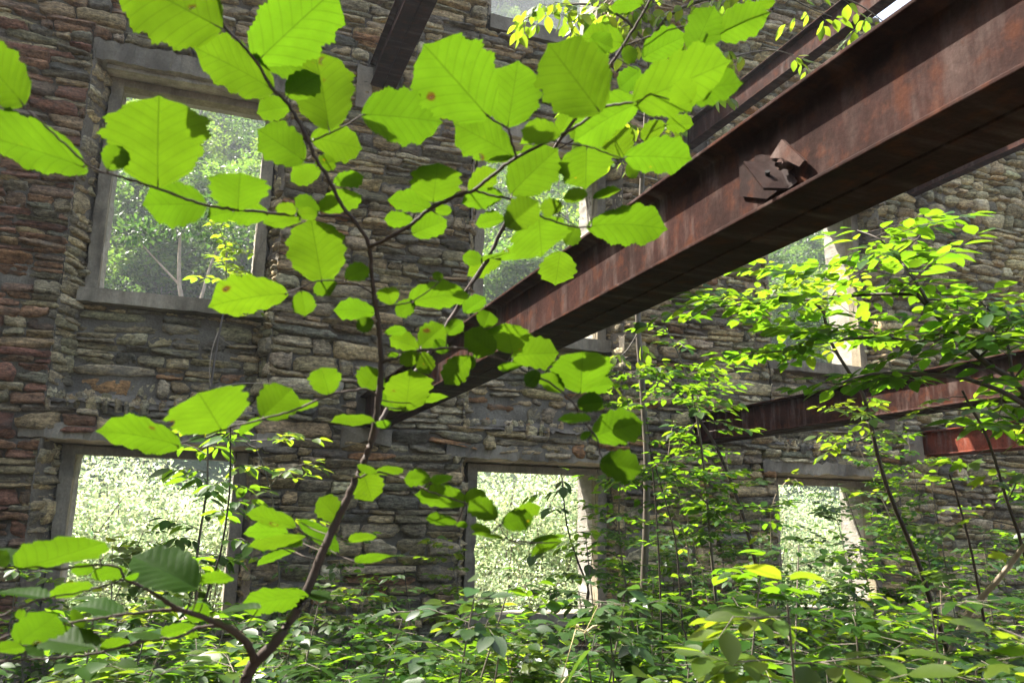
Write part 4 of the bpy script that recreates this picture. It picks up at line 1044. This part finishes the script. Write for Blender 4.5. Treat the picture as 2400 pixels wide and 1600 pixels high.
# ------------------------------------------------------------------ the thicket: shrubs one can tell apart, on the floor of the ruin
def ground_xy(az, rr): return rr * math.sin(math.radians(az)), rr * math.cos(math.radians(az))
def floor_shrub(x, y, h, kind, mat, leaf, n, tl, gap, label, cat, group, name, rad=0.006, sub=1, bark=None, tint=1.0, t0=0.3, droop=0.15):
    lean = S.normal(0, 0.16, 2)
    P = [np.array([x, y, ZG - 0.02]), np.array([x + lean[0] * 0.5 * h, y + lean[1] * 0.5 * h, ZG + h * 0.5]), np.array([x + lean[0] * h + S.normal(0, 0.05), y + lean[1] * h, ZG + h])]
    return sapling(name, label, cat, P, rad, S, kind, mat, bark or M_BARKG, leaf, n, tl, t0, 1.0, gap, group, sub=sub, rise=0.22, tint=tint, droop=droop)
lab = "waist-high small-leaved shrub of the tangled thicket filling the right half of the ruin floor"
for i in range(64):
    az = 27.5 + 25 * (i + S.uniform(0, 1)) / 64 if i % 2 else S.uniform(28, 52)
    rr = [3.2, 4.2, 5.0, 5.8][i % 4] + S.normal(0, 0.25)
    x, y = ground_xy(az, rr)
    if y > 6.5: x, y = x * 6.5 / y, 6.5
    h = {0: 1.12, 1: 1.4, 2: 1.65, 3: 1.95}[i % 4] * S.uniform(0.82, 1.2) * (1.0 if az > 33 else 0.85) * (0.66 if 36 < az < 43.5 else 1.0)
    floor_shrub(x, y, h, 'ovate' if S.random() < 0.75 else 'round', M_LEAF if S.random() < 0.8 else M_LEAFG, S.uniform(0.034, 0.054), 28, (0.2, 0.5), 0.034, lab, "shrub", "shrubs of the thicket", "thicket_shrub", sub=2, t0=0.2, bark=[M_BARKG, M_BARKP, M_BARKD][i % 3])
lab = "knee-high leafy shrub among the undergrowth under the lower windows"
for i in range(52):
    az = -13 + 42 * (i + S.uniform(0, 1)) / 52; rr = [3.6, 4.5, 5.3, 6.1][i % 4] + S.normal(0, 0.3)
    x, y = ground_xy(az, rr); y = min(y, 6.6)
    floor_shrub(x, y, S.uniform(0.80, 1.15) + (0.16 if az < 6 else 0.0), 'ovate', M_LEAF if S.random() < 0.75 else M_LEAFG, S.uniform(0.042, 0.066), 18, (0.18, 0.4), 0.05, lab, "shrub", "low shrubs under the windows", "low_shrub", sub=1, t0=0.25)
lab = "slender head-high shrub rising above the undergrowth in front of the window wall"
for i, (az, rr, h) in enumerate(((-10, 4.6, 1.45), (-6.5, 5.6, 1.55), (-3, 4.2, 1.5), (1.5, 5.0, 1.45), (5.5, 5.9, 1.6), (9, 4.4, 1.35), (12.5, 5.5, 1.55), (16, 4.6, 1.4), (19.5, 5.8, 1.5), (23, 4.8, 1.5), (26, 4.2, 1.6))):
    x, y = ground_xy(az + S.normal(0, 0.7), rr)
    floor_shrub(x, min(y, 6.5), h, ['ovate', 'narrow', 'round'][i % 3], [M_LEAF, M_LEAF, M_LEAFY][i % 3], S.uniform(0.045, 0.065), 17, (0.18, 0.42), 0.045, lab, "shrub", "slender shrubs before the wall", "slender_shrub", sub=1, t0=0.3, droop=0.25, bark=[M_BARKG, M_BARKD][i % 2])
lab = "chest-high broad-leaved weed in the foreground undergrowth along the lower edge"
for i in range(64):
    az = -13 + 64 * (i + S.uniform(0, 1)) / 64; rr = [2.0, 2.6, 3.2][i % 3] + S.normal(0, 0.2)
    x, y = ground_xy(az, rr)
    h = 1.74 - rr * 0.165 + S.normal(0, 0.06) + (0.1 if az > 28 else 0)
    floor_shrub(x, y, h, ['ovate', 'ovate', 'round', 'ovate'][i % 4] if i % 9 else 'maple', [M_LEAF, M_LEAFG, M_LEAF, M_LEAFY][i % 4], [0.042, 0.055, 0.048, 0.06][i % 4], 18, (0.14, 0.34), 0.04, lab, "weed", "tall weeds in the foreground", "tall_weed", rad=0.005, sub=1, t0=0.5, tint=0.85)
sap("broad_leaved_shrub", "grey-green shrub with large dull pointed leaves below the lower middle window", "shrub", to_ground(pxp([(1440, 1640), (1435, 1560), (1430, 1490)], 1.95)), 0.006, S, 'ovate', M_LEAFG, M_BARKG, 0.105, 8, (0.10, 0.2), 0.6, 1.0, 0.07, droop=0.45)

for (x, y, d) in ((490, 1575, 2.3), (760, 1590, 2.2), (1180, 1580, 2.4)):
    c = atD(x, y, d); g = np.array([c[0], c[1], ZG]); e = empty("fern", g, "feathery green fern in the undergrowth along the lower edge", "fern", "ferns in the undergrowth")
    LV, TS = Leaves('narrow'), TubeSet(); hh = c[2] - ZG
    for k in range(8):
        th = k * 0.785 + S.normal(0, 0.2); u_ = np.array([math.cos(th), math.sin(th), 0]); R_ = S.uniform(0.3, 0.45)
        P = np.array([g + u_ * R_ * t ** 1.5 + up_dir * hh * (1.05 * math.sin(min(t * 1.25, 1.25) * 1.35)) for t in np.linspace(0, 1, 14)])
        twig_leaves(LV, TS, S, P, 0.075, 0.026, 0.002, spread=1.25, flat=0.12, droop=0.05)
    TS.build("stem", M_BARKG, e); LV.build("foliage", M_LEAF, e)

# undergrowth nobody could count
LV = Leaves('ovate'); TS = TubeSet()
for _ in range(2600):
    az = S.uniform(-16, 55); rr = math.sqrt(S.uniform(1.7 ** 2, 8.2 ** 2)); x, y = ground_xy(az, rr)
    if y > 6.85 or y < 1.3: continue
    h = S.uniform(0.2, 0.75) * (1.15 if az > 28 else 1.0); lf = S.uniform(0.03, 0.065)
    p0 = np.array([x, y, ZG]); p1 = p0 + [S.normal(0, 0.1), S.normal(0, 0.1), h]
    TS.add(np.array([p0, (p0 + p1) / 2 + S.normal(0, 0.015, 3), p1]), [0.003, 0.0022, 0.001], 4)
    for k in range(int(S.integers(6, 12))):
        f = S.uniform(0.35, 1.0); th = S.uniform(0, 6.28); q = p0 + (p1 - p0) * f
        for g in range(int(S.integers(1, 3))):
            a = unit([math.cos(th + g * 3.1), math.sin(th + g * 3.1), S.normal(0.05, 0.25)])
            LV.add(q + a * S.uniform(0.01, 0.16), a, unit(np.array([0, 0, 1.0]) + S.normal(0, 0.3, 3)), lf * S.uniform(0.7, 1.4), lc(S))
und = LV.build("undergrowth", M_LEAF, kind="stuff")
TS.build("stems", M_BARKG, und)["kind"] = "stuff"

# ------------------------------------------------------------------ the hazel in the foreground
HZ = np.random.default_rng(11)
hazel = empty("hazel_shrub", (0, 0, 0), "hazel shrub in the foreground with a forked brown stem and big backlit toothed leaves", "shrub")
# branches: (pixel x, y, metres along the heading, radius in mm)
BR = {
 'stem': [(560, 1640, 1.00, 7.6), (585, 1570, 1.00, 7.2), (600, 1548, 1.00, 6.6), (640, 1511, 1.0, 5.8), (689, 1439, 1.01, 5.4), (723, 1377, 1.02, 5.6), (757, 1291, 1.03, 5.3), (788, 1225, 1.04, 5.0), (835, 1120, 1.05, 4.6), (868, 1040, 1.05, 4.3), (880, 990, 1.05, 4.1), (889, 920, 1.05, 4.0), (893, 840, 1.05, 3.8), (884, 740, 1.04, 3.6), (872, 650, 1.03, 3.4), (866, 578, 1.02, 3.2),
          (845, 537, 1.01, 2.7), (800, 478, 1.0, 2.5), (775, 430, 0.99, 2.4), (737, 365, .98, 2.3), (713, 310, .97, 2.2), (675, 244, .96, 2.1), (637, 207, .95, 2.0), (603, 148, .94, 1.9), (558, 96, .93, 1.8), (527, 65, .92, 1.7), (514, 25, .91, 1.6), (500, -40, .90, 1.4)],
 'right_fork': [(866, 578, 1.02, 2.8), (905, 560, 1.01, 2.4), (958, 530, 1.0, 2.3), (1010, 489, .99, 2.2), (1082, 455, .97, 2.1), (1110, 446, .96, 2.1), (1162, 406, .94, 2.0), (1210, 370, .92, 1.9), (1299, 324, .89, 1.8), (1358, 293, .87, 1.7), (1406, 256, .86, 1.6), (1440, 246, .85, 1.5), (1490, 239, .84, 1.4), (1523, 220, .83, 1.0)],
 'rf_up': [(1210, 370, .92, 1.4), (1200, 335, .91, 1.3), (1189, 300, .90, 1.2), (1160, 285, .89, 1.1), (1141, 269, .88, .9)],
 'rf_low': [(1110, 446, .96, 1.5), (1150, 458, .96, 1.3), (1196, 468, .95, 1.3), (1265, 506, .95, 1.2), (1334, 530, .95, 1.1), (1385, 532, .95, .9)],
 'rf_mid': [(1289, 329, .89, 1.1), (1330, 337, .89, 1.0), (1378, 344, .89, .9), (1430, 362, .89, .8), (1454, 370, .89, .7)],
 'left_long': [(836, 523, 1.01, 1.9), (799, 508, 1.0, 1.8), (740, 505, .98, 1.7), (685, 504, .96, 1.7), (603, 496, .93, 1.6), (530, 488, .90, 1.6), (468, 477, .88, 1.5), (370, 442, .85, 1.4), (295, 418, .82, 1.3), (220, 396, .80, 1.2), (165, 351, .79, 1.1), (100, 289, .78, 1.0), (62, 255, .78, .8)],
 'top_twig': [(733, 330, .98, 1.1), (760, 318, .97, 1.0), (800, 300, .96, .9), (852, 268, .95, .8)],
 'low_right': [(894, 850, 1.05, 2.0), (930, 838, 1.03, 1.8), (972, 823, 1.01, 1.7), (1013, 818, 1.0, 1.6), (1079, 816, .98, 1.6), (1125, 828, .97, 1.5), (1175, 842, .96, 1.5), (1230, 869, .95, 1.4), (1289, 898, .94, 1.3), (1334, 933, .93, 1.2), (1365, 981, .93, 1.1), (1396, 1022, .92, 1.0), (1406, 1060, .92, .9), (1420, 1084, .92, .8)],
 'low_left': [(881, 925, 1.05, 1.7), (855, 912, 1.03, 1.5), (800, 919, 1.0, 1.4), (771, 926, .98, 1.3), (692, 960, .95, 1.2), (616, 981, .93, 1.1), (516, 1009, .90, .9), (417, 1043, .88, .7)],
 'mid_left': [(877, 690, 1.04, 1.1), (840, 668, 1.02, 1.0), (800, 659, 1.0, .9), (754, 657, .98, .9), (716, 668, .96, .8), (671, 688, .95, .7)],
 'mid_right': [(884, 722, 1.04, 1.1), (893, 718, 1.03, 1.0), (930, 715, 1.02, .9), (965, 707, 1.0, .8)],
 'lower_right': [(843, 1120, 1.05, 1.4), (868, 1108, 1.03, 1.2), (895, 1107, 1.01, 1.2), (952, 1124, .98, 1.1), (1010, 1152, .96, 1.0), (1093, 1180, .94, .9), (1140, 1207, .93, .8), (1165, 1225, .93, .7), (1190, 1264, .93, .6)],
 'side_stem': [(596, 1550, 1.0, 5.0), (590, 1530, .99, 4.6), (582, 1511, .98, 4.3), (551, 1480, .96, 3.9), (482, 1447, .93, 3.5), (427, 1430, .91, 3.1), (400, 1416, .90, 2.6), (361, 1390, .88, 2.2), (320, 1368, .87, 1.7), (293, 1356, .86, 1.5), (280, 1330, .86, 1.3), (240, 1322, .85, 1.2), (207, 1325, .85, 1.1), (138, 1333, .84, 1.1), (69, 1328, .83, 1.2), (-30, 1337, .82, 1.3)],
 'side_low': [(420, 1430, .91, 2.0), (361, 1430, .89, 1.6), (269, 1442, .86, 1.4), (165, 1459, .83, 1.2), (60, 1478, .80, 1.0), (-20, 1500, .79, .9)],
 'side_lowest': [(530, 1468, .95, 2.0), (500, 1466, .94, 1.7), (465, 1470, .93, 1.6), (413, 1492, .91, 1.5), (344, 1500, .89, 1.4), (241, 1526, .86, 1.2), (165, 1538, .84, 1.1), (0, 1549, .80, .9)],
 'side_twig': [(293, 1356, .86, 1.2), (235, 1375, .85, 1.0), (180, 1388, .84, .9), (127, 1397, .83, .8), (93, 1404, .82, .9), (40, 1425, .81, .9), (-30, 1455, .8, .9)],
 'back_stem': [(640, 1513, 1.06, 5.0), (689, 1441, 1.10, 4.8), (723, 1379, 1.14, 4.7), (757, 1293, 1.18, 4.6), (789, 1226, 1.22, 4.5), (836, 1121, 1.28, 4.4), (869, 1042, 1.32, 4.3), (890, 990, 1.35, 4.2), (930, 925, 1.38, 4.2), (990, 850, 1.42, 4.1), (1058, 745, 1.45, 4.0), (1100, 672, 1.45, 3.8), (1144, 606, 1.45, 3.6), (1172, 547, 1.45, 3.4), (1215, 470, 1.43, 3.0), (1290, 360, 1.40, 2.7), (1385, 225, 1.36, 2.4), (1459, 110, 1.32, 2.2), (1500, 45, 1.30, 2.0), (1545, -40, 1.28, 1.8)],
 'back_twig': [(1290, 360, 1.40, 1.2), (1380, 310, 1.36, 1.0), (1470, 265, 1.32, .9), (1560, 292, 1.30, .8)],
 'back_twig_up': [(1459, 110, 1.32, 1.2), (1540, 80, 1.30, 1.0), (1620, 60, 1.28, 1.0), (1690, 75, 1.26, .9), (1770, 12, 1.25, .9), (1790, -20, 1.25, .8)],
 'back_low': [(1150, 600, 1.45, 1.2), (1120, 640, 1.42, 1.0), (1090, 700, 1.40, .9), (1105, 740, 1.40, .8)],
}
Z = 2.904
REG = {'A': (0, 0), 'B': (800, 0), 'C': (1600, 0), 'E': (0, 530), 'F': (800, 530), 'G': (0, 1060), 'H': (800, 1060)}
# leaves: base x, y, tip x, y, width - measured in the enlarged views of the photo
LEAVES = {
'A': [(150, 700, -150, 330, 340), (560, 1135, -170, 860, 330), (1480, 180, 830, -170, 600), (1845, 605, 1380, 300, 330), (1765, 405, 2290, -100, 470), (1765, 410, 2070, 440, 190), (2235, 860, 2165, 365, 400), (1960, 650, 2170, 490, 200), (1970, 725, 1750, 755, 160), (2060, 1090, 1780, 880, 270),
      (2170, 1150, 1970, 1215, 140), (2150, 1130, 2295, 1090, 120), (2130, 940, 2470, 990, 220), (1075, 1250, 1066, 680, 640), (1390, 1390, 985, 1390, 320), (1620, 1430, 1630, 1165, 380), (1820, 1460, 1515, 1440, 170), (1880, 1430, 2022, 1430, 95), (2165, 1440, 2015, 1340, 120), (2180, 1430, 2470, 1320, 160), (2040, 1500, 1790, 1515, 100), (2280, 1250, 2480, 1190, 110)],
'B': [(160, 780, 690, 800, 400), (990, 785, 610, 350, 570), (1000, 780, 1140, 585, 0), (1135, 850, 1195, 465, 385), (1165, 1060, 775, 830, 250), (1750, 750, 1420, 310, 500), (2010, 690, 2640, 430, 440), (2010, 705, 1560, 910, 300), (1850, 850, 1640, 870, 0), (1460, 890, 1205, 970, 115), (1480, 920, 1225, 850, 160),
      (1165, 1310, 1450, 1000, 330), (880, 1300, 1055, 1150, 170), (625, 1365, 655, 1120, 340), (600, 1420, 325, 1330, 150), (480, 1500, 290, 1490, 100), (640, 1430, 755, 1430, 80), (490, 1590, 725, 1490, 190), (1090, 1330, 810, 1380, 150), (1100, 1490, 905, 1510, 120), (1130, 1540, 1340, 1365, 220), (1670, 1010, 1660, 1240, 375),
      (1670, 1330, 1498, 1340, 110), (1500, 1400, 1345, 1420, 110), (1720, 1350, 1900, 1280, 70), (1690, 1540, 2210, 1465, 220), (1900, 1070, 1850, 860, 230), (2200, 850, 2028, 920, 120), (2215, 850, 2400, 835, 125), (1945, 1065, 2400, 1055, 225), (1950, 1120, 2010, 1212, 90), (1905, 290, 1615, 250, 210), (2060, 390, 2330, 225, 210), (2040, 30, 1825, 10, 110),
      (1930, 320, 1995, 430, 110), (2030, 480, 1880, 600, 150), (1480, 920, 1555, 760, 130), (1560, 860, 1645, 960, 100), (1160, 1080, 985, 1075, 60), (1700, 260, 1850, 330, 150)],
'C': [(75, 370, 180, 60, 240), (250, 230, 565, 80, 265), (-20, 640, 385, 530, 240), (490, 40, 625, 5, 90), (60, 690, -60, 560, 200)],
'E': [(2190, 370, 2120, -40, 395), (2190, 372, 2240, 452, 170), (1940, 460, 1435, 485, 230), (1505, 1385, 1345, 1105, 520), (1210, 1490, 720, 1325, 240), (1790, 1290, 2010, 1075, 280), (2000, 1245, 2175, 1190, 95), (2240, 1140, 2185, 958, 215), (1780, 1310, 1615, 1405, 65)],
'F': [(215, 1330, -75, 1335, 85), (35, 355, 190, 265, 130), (955, 240, 825, 190, 105), (1080, 230, 845, 310, 120), (950, 235, 1170, 140, 55), (1080, 220, 1260, 130, 95), (1345, -60, 1362, 185, 430), (1600, 0, 1535, 108, 140), (1490, 180, 1457, 382, 255), (345, 530, 300, 418, 150), (490, 512, 370, 605, 120), (480, 515, 875, 400, 215), (690, 360, 620, 322, 60), (840, 585, 975, 465, 125),
      (220, 590, -45, 540, 145), (210, 640, 105, 700, 110), (300, 730, 447, 708, 60), (520, 830, 330, 745, 115), (540, 815, 705, 665, 190), (720, 730, 830, 640, 110), (1040, 850, 835, 720, 190), (970, 690, 1010, 578, 145), (1165, 855, 1110, 625, 285), (1170, 885, 1478, 835, 195), (390, 880, 308, 870, 48), (520, 860, 395, 940, 115), (540, 860, 600, 1010, 130), (860, 895, 690, 1065, 175), (440, 1245, 470, 935, 320), (160, 1105, 250, 938, 200),
      (420, 1240, 255, 1150, 115), (520, 1200, 738, 1160, 75), (1215, 950, 1058, 945, 48), (1630, 1125, 1640, 808, 395), (1500, 1125, 1365, 985, 125), (1650, 1110, 1855, 1060, 120), (1340, 990, 1255, 1088, 110), (1610, 1215, 1788, 1185, 135), (1690, 1320, 1462, 1300, 80), (1720, 1430, 2045, 1300, 235), (1700, 1400, 1622, 1445, 45), (225, 1350, 345, 1340, 45), (640, 850, 720, 780, 120), (980, 880, 900, 830, 100), (910, 905, 800, 960, 110)],
'H': [(1770, 70, 2045, 110, 215), (235, 140, 105, 80, 65), (240, 135, 432, 88, 75), (600, 180, 425, 165, 115), (610, 200, 768, 160, 85), (850, 350, 495, 285, 155), (840, 325, 982, 245, 95), (1050, 445, 870, 310, 150), (1130, 440, 1363, 365, 85), (1100, 475, 1312, 440, 145), (1010, 545, 872, 495, 75), (1090, 590, 876, 550, 50), (780, 490, 570, 440, 65), (780, 490, 862, 480, 35), (60, 605, 248, 545, 85), (110, 745, 443, 645, 115), (1290, 620, 1543, 560, 55), (1500, 610, 1275, 668, 65)],
'G': [(150, 790, 755, 595, 235), (170, 760, -70, 650, 115), (1320, 915, 890, 650, 340), (1370, 890, 1605, 825, 95), (640, 780, 497, 790, 85), (860, 800, 635, 810, 105), (365, 985, 625, 862, 125), (310, 990, -30, 935, 100), (820, 1115, 495, 975, 135), (1230, 1050, 1055, 965, 85), (1380, 1025, 1310, 1172, 155), (2080, 975, 1640, 1005, 160), (1760, 1060, 1425, 1060, 75), (2080, 972, 2265, 970, 58),
      (130, 1288, 410, 1080, 235), (660, 1330, 245, 1265, 155), (-20, 1350, 185, 1305, 105), (1100, 1262, 885, 1205, 65), (1330, 1180, 1075, 1228, 52), (180, 1320, 305, 1385, 52), (700, 1350, 885, 1265, 85), (2000, 505, 1685, 395, 115), (1950, 550, 1675, 505, 125), (2310, 460, 2170, 295, 175), (2040, 470, 2330, 655, 115), (2060, 570, 1695, 630, 75), (2000, 672, 1735, 720, 52), (1900, 642, 2065, 572, 75)],
}
NU, NVH = 42, 5
def hazel_blade(r, holes):
    """toothed round hazel blade, unit length, unit half-width before scaling; returns local x, y(half-width units), faces and uv"""
    t = np.linspace(0, 1, NU + 1)
    prof = np.interp(t, [0, .015, .05, .12, .22, .35, .50, .62, .74, .83, .89, .93, .96, 1.0], [0.02, .20, .42, .64, .81, .94, 1.0, .99, .89, .70, .46, .22, .09, 0.0])
    sv = np.array([-1, -.93, -.8, -.66, -.52, -.38, -.24, -.1, 0, .1, .24, .38, .52, .66, .8, .93, 1.0])
    ph = r.uniform(0, 6.28, 4); tooth = []
    for side in (0, 1):
        big = (0.03 + 0.075 * t) * np.sin(t * 6.28 * 5.0 + ph[side]) + 0.035 * np.sin(t * 6.28 * 1.7 + ph[side + 2])
        saw = ((np.arange(NU + 1) + side) % 2 - 0.5) * r.uniform(0.03, 0.10, NU + 1)
        tooth.append((1 + big + saw) * np.where((t > 0.03) & (t < 0.985), 1, 1))
    W = prof * np.ones((1, NU + 1))
    X, Y = [], []
    for j, s in enumerate(sv):
        tw = tooth[0] if s < 0 else tooth[1]
        Y.append(s * prof * (tw if abs(s) > 0.99 else 1 + (tw - 1) * 0.35 * (abs(s) > 0.5)))
        # margin stations sit further towards the tip, base lobes reach back (cordate)
        X.append(t - 0.05 * np.abs(s) * np.exp(-t / 0.07) + 0.0)
    X, Y = np.array(X), np.array(Y)
    ns = len(sv)
    Fq = []
    hs = [(r.uniform(0.25, 0.8), r.uniform(-0.7, 0.7), r.uniform(0.014, 0.034)) for _ in range(holes)]
    for j in range(ns - 1):
        for i in range(NU):
            cx, cy = (X[j, i] + X[j + 1, i + 1]) / 2, (Y[j, i] + Y[j + 1, i + 1]) / 2
            if any(((cx - a) ** 2 + ((cy - b) * 0.45) ** 2) < q * q for a, b, q in hs): continue
            k = j * (NU + 1) + i
            Fq.append((k, k + 1, k + NU + 2, k + NU + 1))
    return X, Y, np.array(Fq)

pool = [(n, k) for n in BR for k in range(len(BR[n]))]
ppix = np.array([BR[n][k][:2] for n, k in pool], float)
dense = {}
for nme, L_ in BR.items():
    P = pxp([q[:2] for q in L_], [q[2] for q in L_]); dense[nme] = (resample(P, 6 * len(P)), np.interp(np.linspace(0, 1, 6 * len(P)), np.linspace(0, 1, len(P)), [q[3] * 1e-3 for q in L_]))
def project(P):
    z = P @ FW; return np.stack([1200 + F_PX * (P @ RT) / z, 800 - F_PX * (P @ UP) / z], -1), z
dpix = {n: project(D[0]) for n, D in dense.items()}

# small young leaves along the twigs, between the big ones
XS = np.random.default_rng(77); extra = []
for n, cnt in (('stem', 12), ('right_fork', 9), ('rf_low', 5), ('rf_mid', 3), ('left_long', 4), ('low_right', 9), ('low_left', 5), ('mid_left', 2), ('mid_right', 3), ('lower_right', 7), ('side_stem', 6), ('side_low', 5), ('side_lowest', 6), ('side_twig', 4)):
    for _ in range(cnt):
        k = int(XS.integers(len(dpix[n][0]) // (3 if n == 'stem' else 6), len(dpix[n][0])))
        bx_, by_ = dpix[n][0][k]; L_ = XS.uniform(42, 95); th = XS.uniform(0, 6.28)
        fl = XS.uniform(0.35, 0.8) if by_ > 1150 else XS.uniform(0.65, 0.95)
        dx, dy = math.cos(th), math.sin(th) * (0.45 if by_ > 1150 else 0.9)
        b_ = np.array([bx_, by_]) + 14 * np.array([dx, dy])
        extra.append((b_[0] * Z, b_[1] * Z, (b_[0] + L_ * dx) * Z, (b_[1] + L_ * dy) * Z, L_ * fl * Z))
LEAVES['X'] = extra; REG['X'] = (0, 0)

acc = {n: dict(V=[], F=[], U=[], C=[], n=0) for n in BR}
pet = {n: TubeSet() for n in BR}
LIGHT = np.array(SUN)
placed = []
for reg, lst in LEAVES.items():
    ox, oy = REG[reg]
    for idx, (bx, by, tx, ty, wd) in enumerate(lst):
        if wd == 0: continue
        B = np.array([ox + bx / Z, oy + by / Z]); T = np.array([ox + tx / Z, oy + ty / Z]); wpx = wd / Z
        back = (reg == 'B' and idx in (26, 27, 28, 30, 31, 32, 33, 34, 35, 36, 37, 39)) or (reg == 'C' and idx in (0, 1, 3)) or (reg == 'F' and idx in (2, 3, 4, 5, 7, 8, 13))
        best = None
        for n, (pp, zz) in dpix.items():
            if back != n.startswith('back'): continue
            d = np.hypot(*(pp - B).T); i = int(np.argmin(d))
            if best is None or d[i] < best[0]: best = (d[i], n, i, zz[i])
        _, bn, bi, dep = best
        dep = dep + HZ.normal(0, 0.008)
        mid_px = (B + T) / 2; rad = 0.42 * max(np.hypot(*(T - B)), wpx) * dep / F_PX
        opts = []
        for dd in (0, 0.02, -0.02, 0.04, -0.04, 0.065, -0.065, 0.09, -0.09):
            c = atD(mid_px[0], mid_px[1], dep + dd); cost = abs(dd) * 0.12
            for (cj, rj) in placed:
                dv = cj - c; al_ = dv @ LIGHT; pr = np.linalg.norm(dv - al_ * LIGHT)
                if pr < rad + rj: cost += min(rad, rj, (rad + rj - pr)) * (1.0 if abs(al_) > 0.006 else 1.5)
            opts.append((cost, dd))
        if reg == 'X' and min(opts)[0] > 0.0045: continue
        dep += min(opts)[1]
        placed.append((atD(mid_px[0], mid_px[1], dep), rad))
        Lp = np.hypot(*(T - B)); Wp = wpx
        asp = 0.90
        m_per_px = dep / F_PX
        Ltrue = max(Lp, Wp / asp); Wtrue = max(Wp, Lp * asp * 0.92)
        Ltrue = min(Ltrue, Lp * 2.2); Wtrue = min(Wtrue, Wp * 3.0)
        pb = atD(B[0], B[1], dep); v = unit(ray(B[0], B[1]))
        ia = (RT * (T[0] - B[0]) - UP * (T[1] - B[1])) / Lp
        al = math.acos(np.clip(Lp / Ltrue, -1, 1)); be = math.acos(np.clip(Wp / Wtrue, -1, 1))
        ip = np.cross(v, ia)
        # of the possible tilts take the one whose upper face looks most to the sky
        cand = []
        for s1 in (1, -1):
            a = unit(ia * math.cos(max(al, 0.12)) + v * s1 * math.sin(max(al, 0.12)))
            for s2 in (1, -1):
                bb = unit(ip - a * np.dot(ip, a)); nrm = np.cross(a, bb)
                bb2 = bb * math.cos(max(be, 0.1)) + nrm * s2 * math.sin(max(be, 0.1)); n2 = np.cross(a, bb2)
                if n2[2] < 0: n2 = -n2
                cand.append((n2[2] + 0.5 * abs(np.dot(n2, LIGHT)), s1, s2, a, bb2, n2))
        _, _, _, a, bb, nrm = max(cand, key=lambda q: q[0])
        if np.dot(np.cross(a, bb), nrm) < 0: bb = -bb
        Lw, Ww = Ltrue * m_per_px, Wtrue * m_per_px
        X, Y, Fq = hazel_blade(HZ, 0)
        yw = Y * Ww / 2
        fold = HZ.uniform(0.03, 0.30); dr = HZ.uniform(-0.02, 0.22); tw = HZ.normal(0, 0.16); ph = HZ.uniform(0, 6.28)
        zz = fold * np.abs(yw) - dr * Lw * X ** 2 - 0.10 * np.abs(yw) * np.abs(Y) + tw * X * yw \
            + 0.020 * Ww * np.sin(9 * X + ph) * np.abs(Y) + 0.0035 * Ww * np.sin(((X - 0.6 * np.abs(yw) / Lw) * 8.2) * 6.283) * (np.abs(Y) > 0.1) * (np.abs(Y) < 0.9)
        W = pb + (X * Lw)[..., None] * a + yw[..., None] * bb + zz[..., None] * nrm
        A_ = acc[bn]
        A_['F'].append(Fq + A_['n']); A_['V'].append(W.reshape(-1, 3)); A_['n'] += X.size
        A_['U'].append(np.stack([X, yw / Lw], -1).reshape(-1, 2)); A_['C'].append(np.repeat(lc(HZ, 0.07, 0.05)[None], X.size, 0))
        p0 = dense[bn][0][bi]
        pet[bn].add(resample([p0, (p0 + pb) / 2 - [0, 0, 0.002], pb, pb + a * Lw * 0.06 - nrm * 0.0004], 9), np.r_[np.full(6, 0.0008), np.linspace(0.0008, 0.0003, 3)], 5)

for n in BR:
    D, rd = dense[n]
    k = len(D); wob = HZ.normal(0, 0.0004, (k, 3)); D = D + wob
    rr = rd * (1 + 0.022 * HZ.normal(0, 1, k))
    for i in HZ.integers(2, k - 2, max(2, k // 14)): rr[i] *= 1.22        # buds and nodes
    ts = TubeSet()
    if n == 'stem':
        g = D[0]; low = resample([np.array([g[0] - 0.03, g[1] + 0.05, ZG - 0.02]), g * 0.5 + np.array([g[0] * 0.5 - 0.02, g[1] * 0.5 + 0.03, (ZG + g[2]) / 2 - g[2] * 0.5]), g], 14)
        ts.add(low, np.linspace(rr[0] * 1.5, rr[0], 14), 9)
    ts.add(D, rr, 9)
    ts.V += pet[n].V; ts.F += [f + ts.n for f in pet[n].F]
    o = ts.build("stem" if n in ('stem', 'back_stem') else "branch", M_BARK, hazel)
    A_ = acc[n]
    if A_['n']:
        mesh_obj("foliage", np.vstack(A_['V']), np.vstack(A_['F']), M_HAZEL, o, smooth=True, col=np.vstack(A_['C']), uv=np.vstack(A_['U']))

# ------------------------------------------------------------------ the damp air of the valley
hz = MB(); hz.box(-165, 405, -65, 335, ZG - 3.5, 190)
mv = bpy.data.materials.new("valley_haze"); mv.use_nodes = True
N = mv.node_tree.nodes; N.clear()
o_ = N.new("ShaderNodeOutputMaterial"); pv = N.new("ShaderNodeVolumePrincipled")
pv.inputs["Color"].default_value = (0.88, 0.94, 1.0, 1); pv.inputs["Density"].default_value = 0.0010; pv.inputs["Anisotropy"].default_value = 0.25
mv.node_tree.links.new(pv.outputs[0], o_.inputs["Volume"])
o = hz.build("haze", mv); o["kind"] = "stuff"
